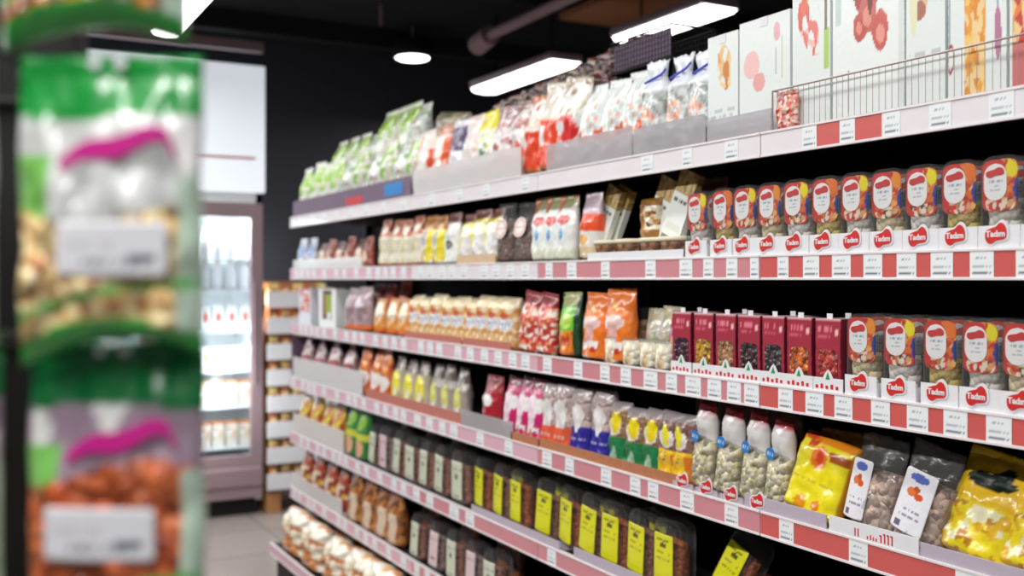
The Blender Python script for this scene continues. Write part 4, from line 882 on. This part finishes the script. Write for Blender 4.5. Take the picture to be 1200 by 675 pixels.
for a0, a1 in ((x0, -.045), (-.04, x1)):
    dr = thing('door', '', ''); del dr['label']; del dr['category']; dr.parent = fr
    bm = bmesh.new(); add_box(bm, a0, a0+.06, -.035, 0, .34, 2.14, .006); add_box(bm, a1-.085, a1, -.035, 0, .34, 2.14, .006); add_box(bm, a0, a1, -.034, 0, 2.04, 2.14, .006); add_box(bm, a0, a1, -.034, 0, .34, .42, .006)
    link('door_frame', from_bm('df', bm), M['mauve'], dr)
    link('door_glass', box_me('dg', a0+.05, a1-.08, -.02, -.015, .4, 2.06), M['glass'], dr)
    bm = bmesh.new(); add_rod(bm, (a1-.065, -.06, .9), (a1-.065, -.06, 1.6), .008); add_rod(bm, (a1-.065, -.06, .92), (a1-.065, -.03, .92), .005); add_rod(bm, (a1-.065, -.06, 1.58), (a1-.065, -.03, 1.58), .005)
    link('door_handle', from_bm('dh', bm), M['mauve'], dr)
shz = [.46, .74, .99, 1.27, 1.54, 1.76]
for z in shz: link('wire_shelf', box_me('ws', x0+.04, x1-.04, .08, .62, z-.012, z), M['enamel'], fr)
bottle = thing('milk_bottle', '-', 'bottle')
link('bottle_body', lathe_me('bot', [(.034, 0), (.037, .01), (.037, .12), (.030, .15), (.016, .175), (.016, .19)], 16), M['enamel'], bottle)
link('bottle_cap', lathe_me('cap', [(.018, .185), (.018, .203), (.012, .206)], 12), M['cream'], bottle)
ctn = thing('milk_carton', '-', 'carton')
link('carton_body', carton_me('mk', .075, .17, .075, art(W_, ('ell', .5, .5, .25, .2, S(215, 90, 80)), ('band', .9, 1, S(220, 225, 225))), None, 10, 12), M['carton'], ctn)
ctg = thing('milk_carton', '-', 'carton')
link('carton_body', carton_me('mk2', .075, .16, .075, art(W_, ('ell', .5, .55, .25, .2, S(150, 190, 70)), ('band', 0, .2, S(225, 215, 190))), None, 10, 12), M['carton'], ctg)
cto = thing('milk_carton', '-', 'carton')
link('carton_body', carton_me('mk3', .075, .18, .075, art(S(232, 228, 215), ('band', .86, 1, S(200, 130, 80)), ('busy', .1, .9, .3, .8, [S(230, 200, 150), W_, S(215, 150, 110)], 5, .5)), None, 10, 12), M['carton'], cto)
FK = [(cto, 'cream carton with amber top', 'lowest'), (cto, 'cream carton with amber top', 'second'), (ctg, 'white carton with green spot', 'third'), (ctn, 'white carton with red spot', 'fourth'), (bottle, 'white plastic bottle', 'fifth'), (bottle, 'white plastic bottle', 'topmost')]
for j, (pr, dsc, lv) in enumerate(FK):
    for i in range(5):
        if pr.name in used: o = copy_tree(pr)
        else: o = pr; used.add(pr.name)
        o.location = (1.22+.585-i*.092, FY+.13, shz[j]); o['group'] = 'fridge drinks on the %s fridge shelf' % lv
        o['label'] = '%s, %s from the door hinge on the %s fridge shelf' % (dsc, ORD[i], lv)
# carton rack
RX0, RX1, RY = 1.915, 2.42, 6.98
rk = thing('snack_rack', 'tall narrow rack of white-fronted shelves standing beside the fridge', 'rack', (RX0, RY, 0))
RW = RX1-RX0
for z0 in (0.,):
    for xx in (.06, RW-.06): link('leg', box_me('rl', xx-.05, xx+.05, .04, .30, 0, .14, .004), M['wood'], rk)
link('rack_back', box_me('rb', 0, RW, .34, .36, .14, 1.60), M['wood'], rk)
for s in (0, RW-.012): link('side_panel', box_me('rs', s+.003, s+.008, .06, .34, .14, 1.56), M['wood'], rk)
RP = .1795
pk = bag('snack_bag', .07, .088, .05, art(S(205, 140, 80), ('ell', .5, .5, .3, .3, S(236, 205, 150)), ('band', .8, 1, S(170, 100, 60))), 95, nu=8, nv=10)
pk2 = bag('snack_bag', .07, .085, .05, art(S(220, 180, 110), ('ell', .5, .5, .3, .3, S(170, 60, 60)), ('band', .8, 1, S(225, 205, 120))), 96, nu=8, nv=10)
RL = ['lowest', 'second', 'third', 'fourth', 'fifth', 'sixth', 'seventh', 'topmost']
for j in range(8):
    z = .165+RP*j
    link('shelf_board', box_me('rsb', .012, RW-.012, .0, .34, z, z+.012), M['wood'], rk)
    link('shelf_front', box_me('rsf', 0, RW, -.012, 0, z, z+.112, .003), M['whitecard'], rk)
    for i in range(5):
        pr = (pk, pk2)[(i+j) % 2]
        if pr.name in used: o = copy_tree(pr)
        else: o = pr; used.add(pr.name)
        o.location = (RX0+.06+i*.085, RY+.045, z+.012); o.rotation_euler = (0, 0, 0); o.scale = (1, 1, 1.85)
        o['label'] = '%s packet peeping over the %s rack front, %s from the fridge' % (('tan', 'straw-coloured')[(i+j) % 2], RL[j], ORD[i]); o['group'] = 'packets in the rack beside the fridge'

# ------------------------------------------------------------------ hanging nut bags close to the camera
Fv, Rv = Vector((SY, CY, 0)), Vector((CY, -SY, 0))
def near(px, py, dep): return Vector((0, 0, EYE)) + Fv*dep + Rv*((px-600)/1200*dep) + Vector((0, 0, (327-py)/1200*dep))
def hang_bag(label, px, ytop, dep, w, h, nutc, seed, dark, yaw=0., stroke=True, lab=(.02, .05, .40)):
    t = thing('hanging_nut_bag', label, 'bag', near(px, ytop, dep)-Vector((0, 0, h)), (0, 0, -YAW+math.radians(yaw)))
    gc = S(26, 150, 62) if not dark else S(14, 110, 56)  # lower bags: shadow on the header put into a darker green
    f = art(S(205, 208, 206), ('band', .0, .58, nutc, .0), seed=seed)
    def paint(u, v):
        n = noise.noise(Vector((u*5+seed, v*4, seed)))
        if v > .80+.012*math.sin(u*6+seed): return (*gc, 0)
        if v < .07+.035*math.sin(u*3.1): return (*S(30, 165, 60), 0)
        if abs(v-(.15+.11*u)) < .014: return (*S(95, 185, 90), 0)
        if u > .9 and v < .6: return (*S(190, 215, 195), 0)
        lvl = (.585 if dark else .50)+.05*math.sin(u*4+seed)
        if v < lvl:
            k = noise.noise(Vector((u*13+seed, v*20, 3)))
            c = nutc[0] if k > .12 else nutc[1] if k > -.22 else nutc[2]
            return (*c, 1.)
        if n > .25: return (*S(236, 238, 236), 0)
        if u < .22 and v < .68: return (*S(120, 190, 90), 0)
        return (*(S(200, 204, 202) if not dark else S(160, 140, 156)), 0)
    hb = pillow_me('hb', w, h, .045, paint, 34, 54, .004, seed, 'seal', .08, rag=.002)
    for vv in hb.vertices:
        q = 1-vv.co.z/h; uu = vv.co.x/w+.5
        vv.co.z += .020*max(0, q)**4*math.sin(PI*min(1, max(0, uu*.85)))
    link('bag_body', hb, M['bag'], t)
    # magenta ribbon print
    if stroke:
        vs, fs = [], []
        N = 26
        for i in range(N+1):
            u = i/N; z = h*(.668+.06*math.sin(u*2.6-.5)+.015*math.sin(u*9)); x = w*(-.22+.6*u); th = h*(.016+.016*math.sin(PI*u))
            if u > .93: z -= h*.05*(u-.93)/.07
            yb_ = -.0235*(1-abs(2*x/w)**2.4)**.55*(.75) - .002
            vs += [(x, yb_-.001, z-th), (x, yb_-.001, z+th), (x, yb_+.0, z-th), (x, yb_+.0, z+th)]
        for i in range(N):
            a = i*4; b = a+4; fs += [(a, b, b+1, a+1), (a+2, a+3, b+3, b+2), (a+1, b+1, b+3, a+3), (a, a+2, b+2, b)]
        me = bpy.data.meshes.new('rib'); me.from_pydata(vs, [], fs); me.update(); link('printed_ribbon', me, M['magenta'], t)
    lx, lz, lw = lab
    lf = art(S(226, 228, 234), ('text', .1, .9, .25, .05, S(120, 120, 130)), ('text', .55, .95, .3, .06, S(90, 90, 110)), ('text', .1, .5, .6, .04, S(190, 190, 200)))
    link('paper_label', plate_me('pl', lw*w*1.45, .036, lf, 24, 14, .002, .002), M['card'], t, (lx, -.0275, lz), (0, 0, 0))
    # header card hole rims
    bm = bmesh.new()
    for xx in (-.0085, .0085): bmesh.ops.create_cone(bm, cap_ends=True, segments=16, radius1=.0042, radius2=.0042, depth=.0012, matrix=Matrix.Translation((xx, -.0075, h*.972)) @ Matrix.Rotation(PI/2, 4, 'X'))
    link('hang_hole_rim', from_bm('hr', bm), M['whitecard'], t)
    return t
NUT_C = (S(240, 222, 170), S(226, 190, 125), S(180, 115, 70)); NUT_A = (S(214, 112, 56), S(200, 92, 44), S(160, 70, 40)); NUT_T = (S(215, 140, 60), S(150, 80, 60), S(205, 200, 195))
D0 = .70
px2m = D0/1200
hang_bag('bag of pale peanuts with green header and magenta ribbon, hanging in the middle', 131, 66, D0, 215*px2m, 365*px2m, NUT_C, 3, False, 0, lab=(.010, .0625, .40))
hang_bag('bag of orange-brown almonds with shade-darkened green header, hanging below the peanuts', 137, 400, D0+.02, 215*px2m, 380*px2m, NUT_A, 5, True, -3, lab=(-.001, .074, .42))
hang_bag('bag of mixed amber nuts cropped by the frame top, hanging above the peanuts', 112, -300, D0+.01, 215*px2m, 372*px2m, NUT_T, 8, False, 4, lab=(.004, .188, .42), stroke=False)
hang_bag('bag of pale nuts cut by the frame side, beside the almond bag', -100, 395, D0+.03, 205*px2m, 380*px2m, NUT_C, 9, True, 6)
hang_bag('bag of pale nuts cut by the frame side, beside the peanut bag', -108, 62, D0+.03, 205*px2m, 372*px2m, NUT_C, 10, False, 6)
# stand behind them
st = thing('hook_stand', 'black upright post with hooks carrying the hanging nut bags', 'display stand', near(60, 327, D0+.16)-Vector((0, 0, EYE)), (0, 0, -YAW))
link('post', box_me('po', -.055, .02, 0, .03, 0, 2.3, .003), M['metal_black'], st)
link('base_plate', box_me('bpl', -.2, .2, -.15, .2, 0, .012, .004), M['metal_black'], st)
for yt in (-300, 66, 400):
    zz = EYE+(327-yt)/1200*D0-.006
    bm = bmesh.new(); add_rod(bm, (-.17, -.004, zz+.002), (.07, -.004, zz+.002), .004)
    for xx in (-.125, .045): add_rod(bm, (xx, -.004, zz+.002), (xx, -.19, zz+.006), .0022)
    link('hook_bar', from_bm('hk', bm), M['metal_black'], st)

# drop unused prototypes
for o in list(C.objects):
    if o.parent is None and o.get('label') == '-':
        for ch in list(o.children_recursive): bpy.data.objects.remove(ch)
        bpy.data.objects.remove(o)
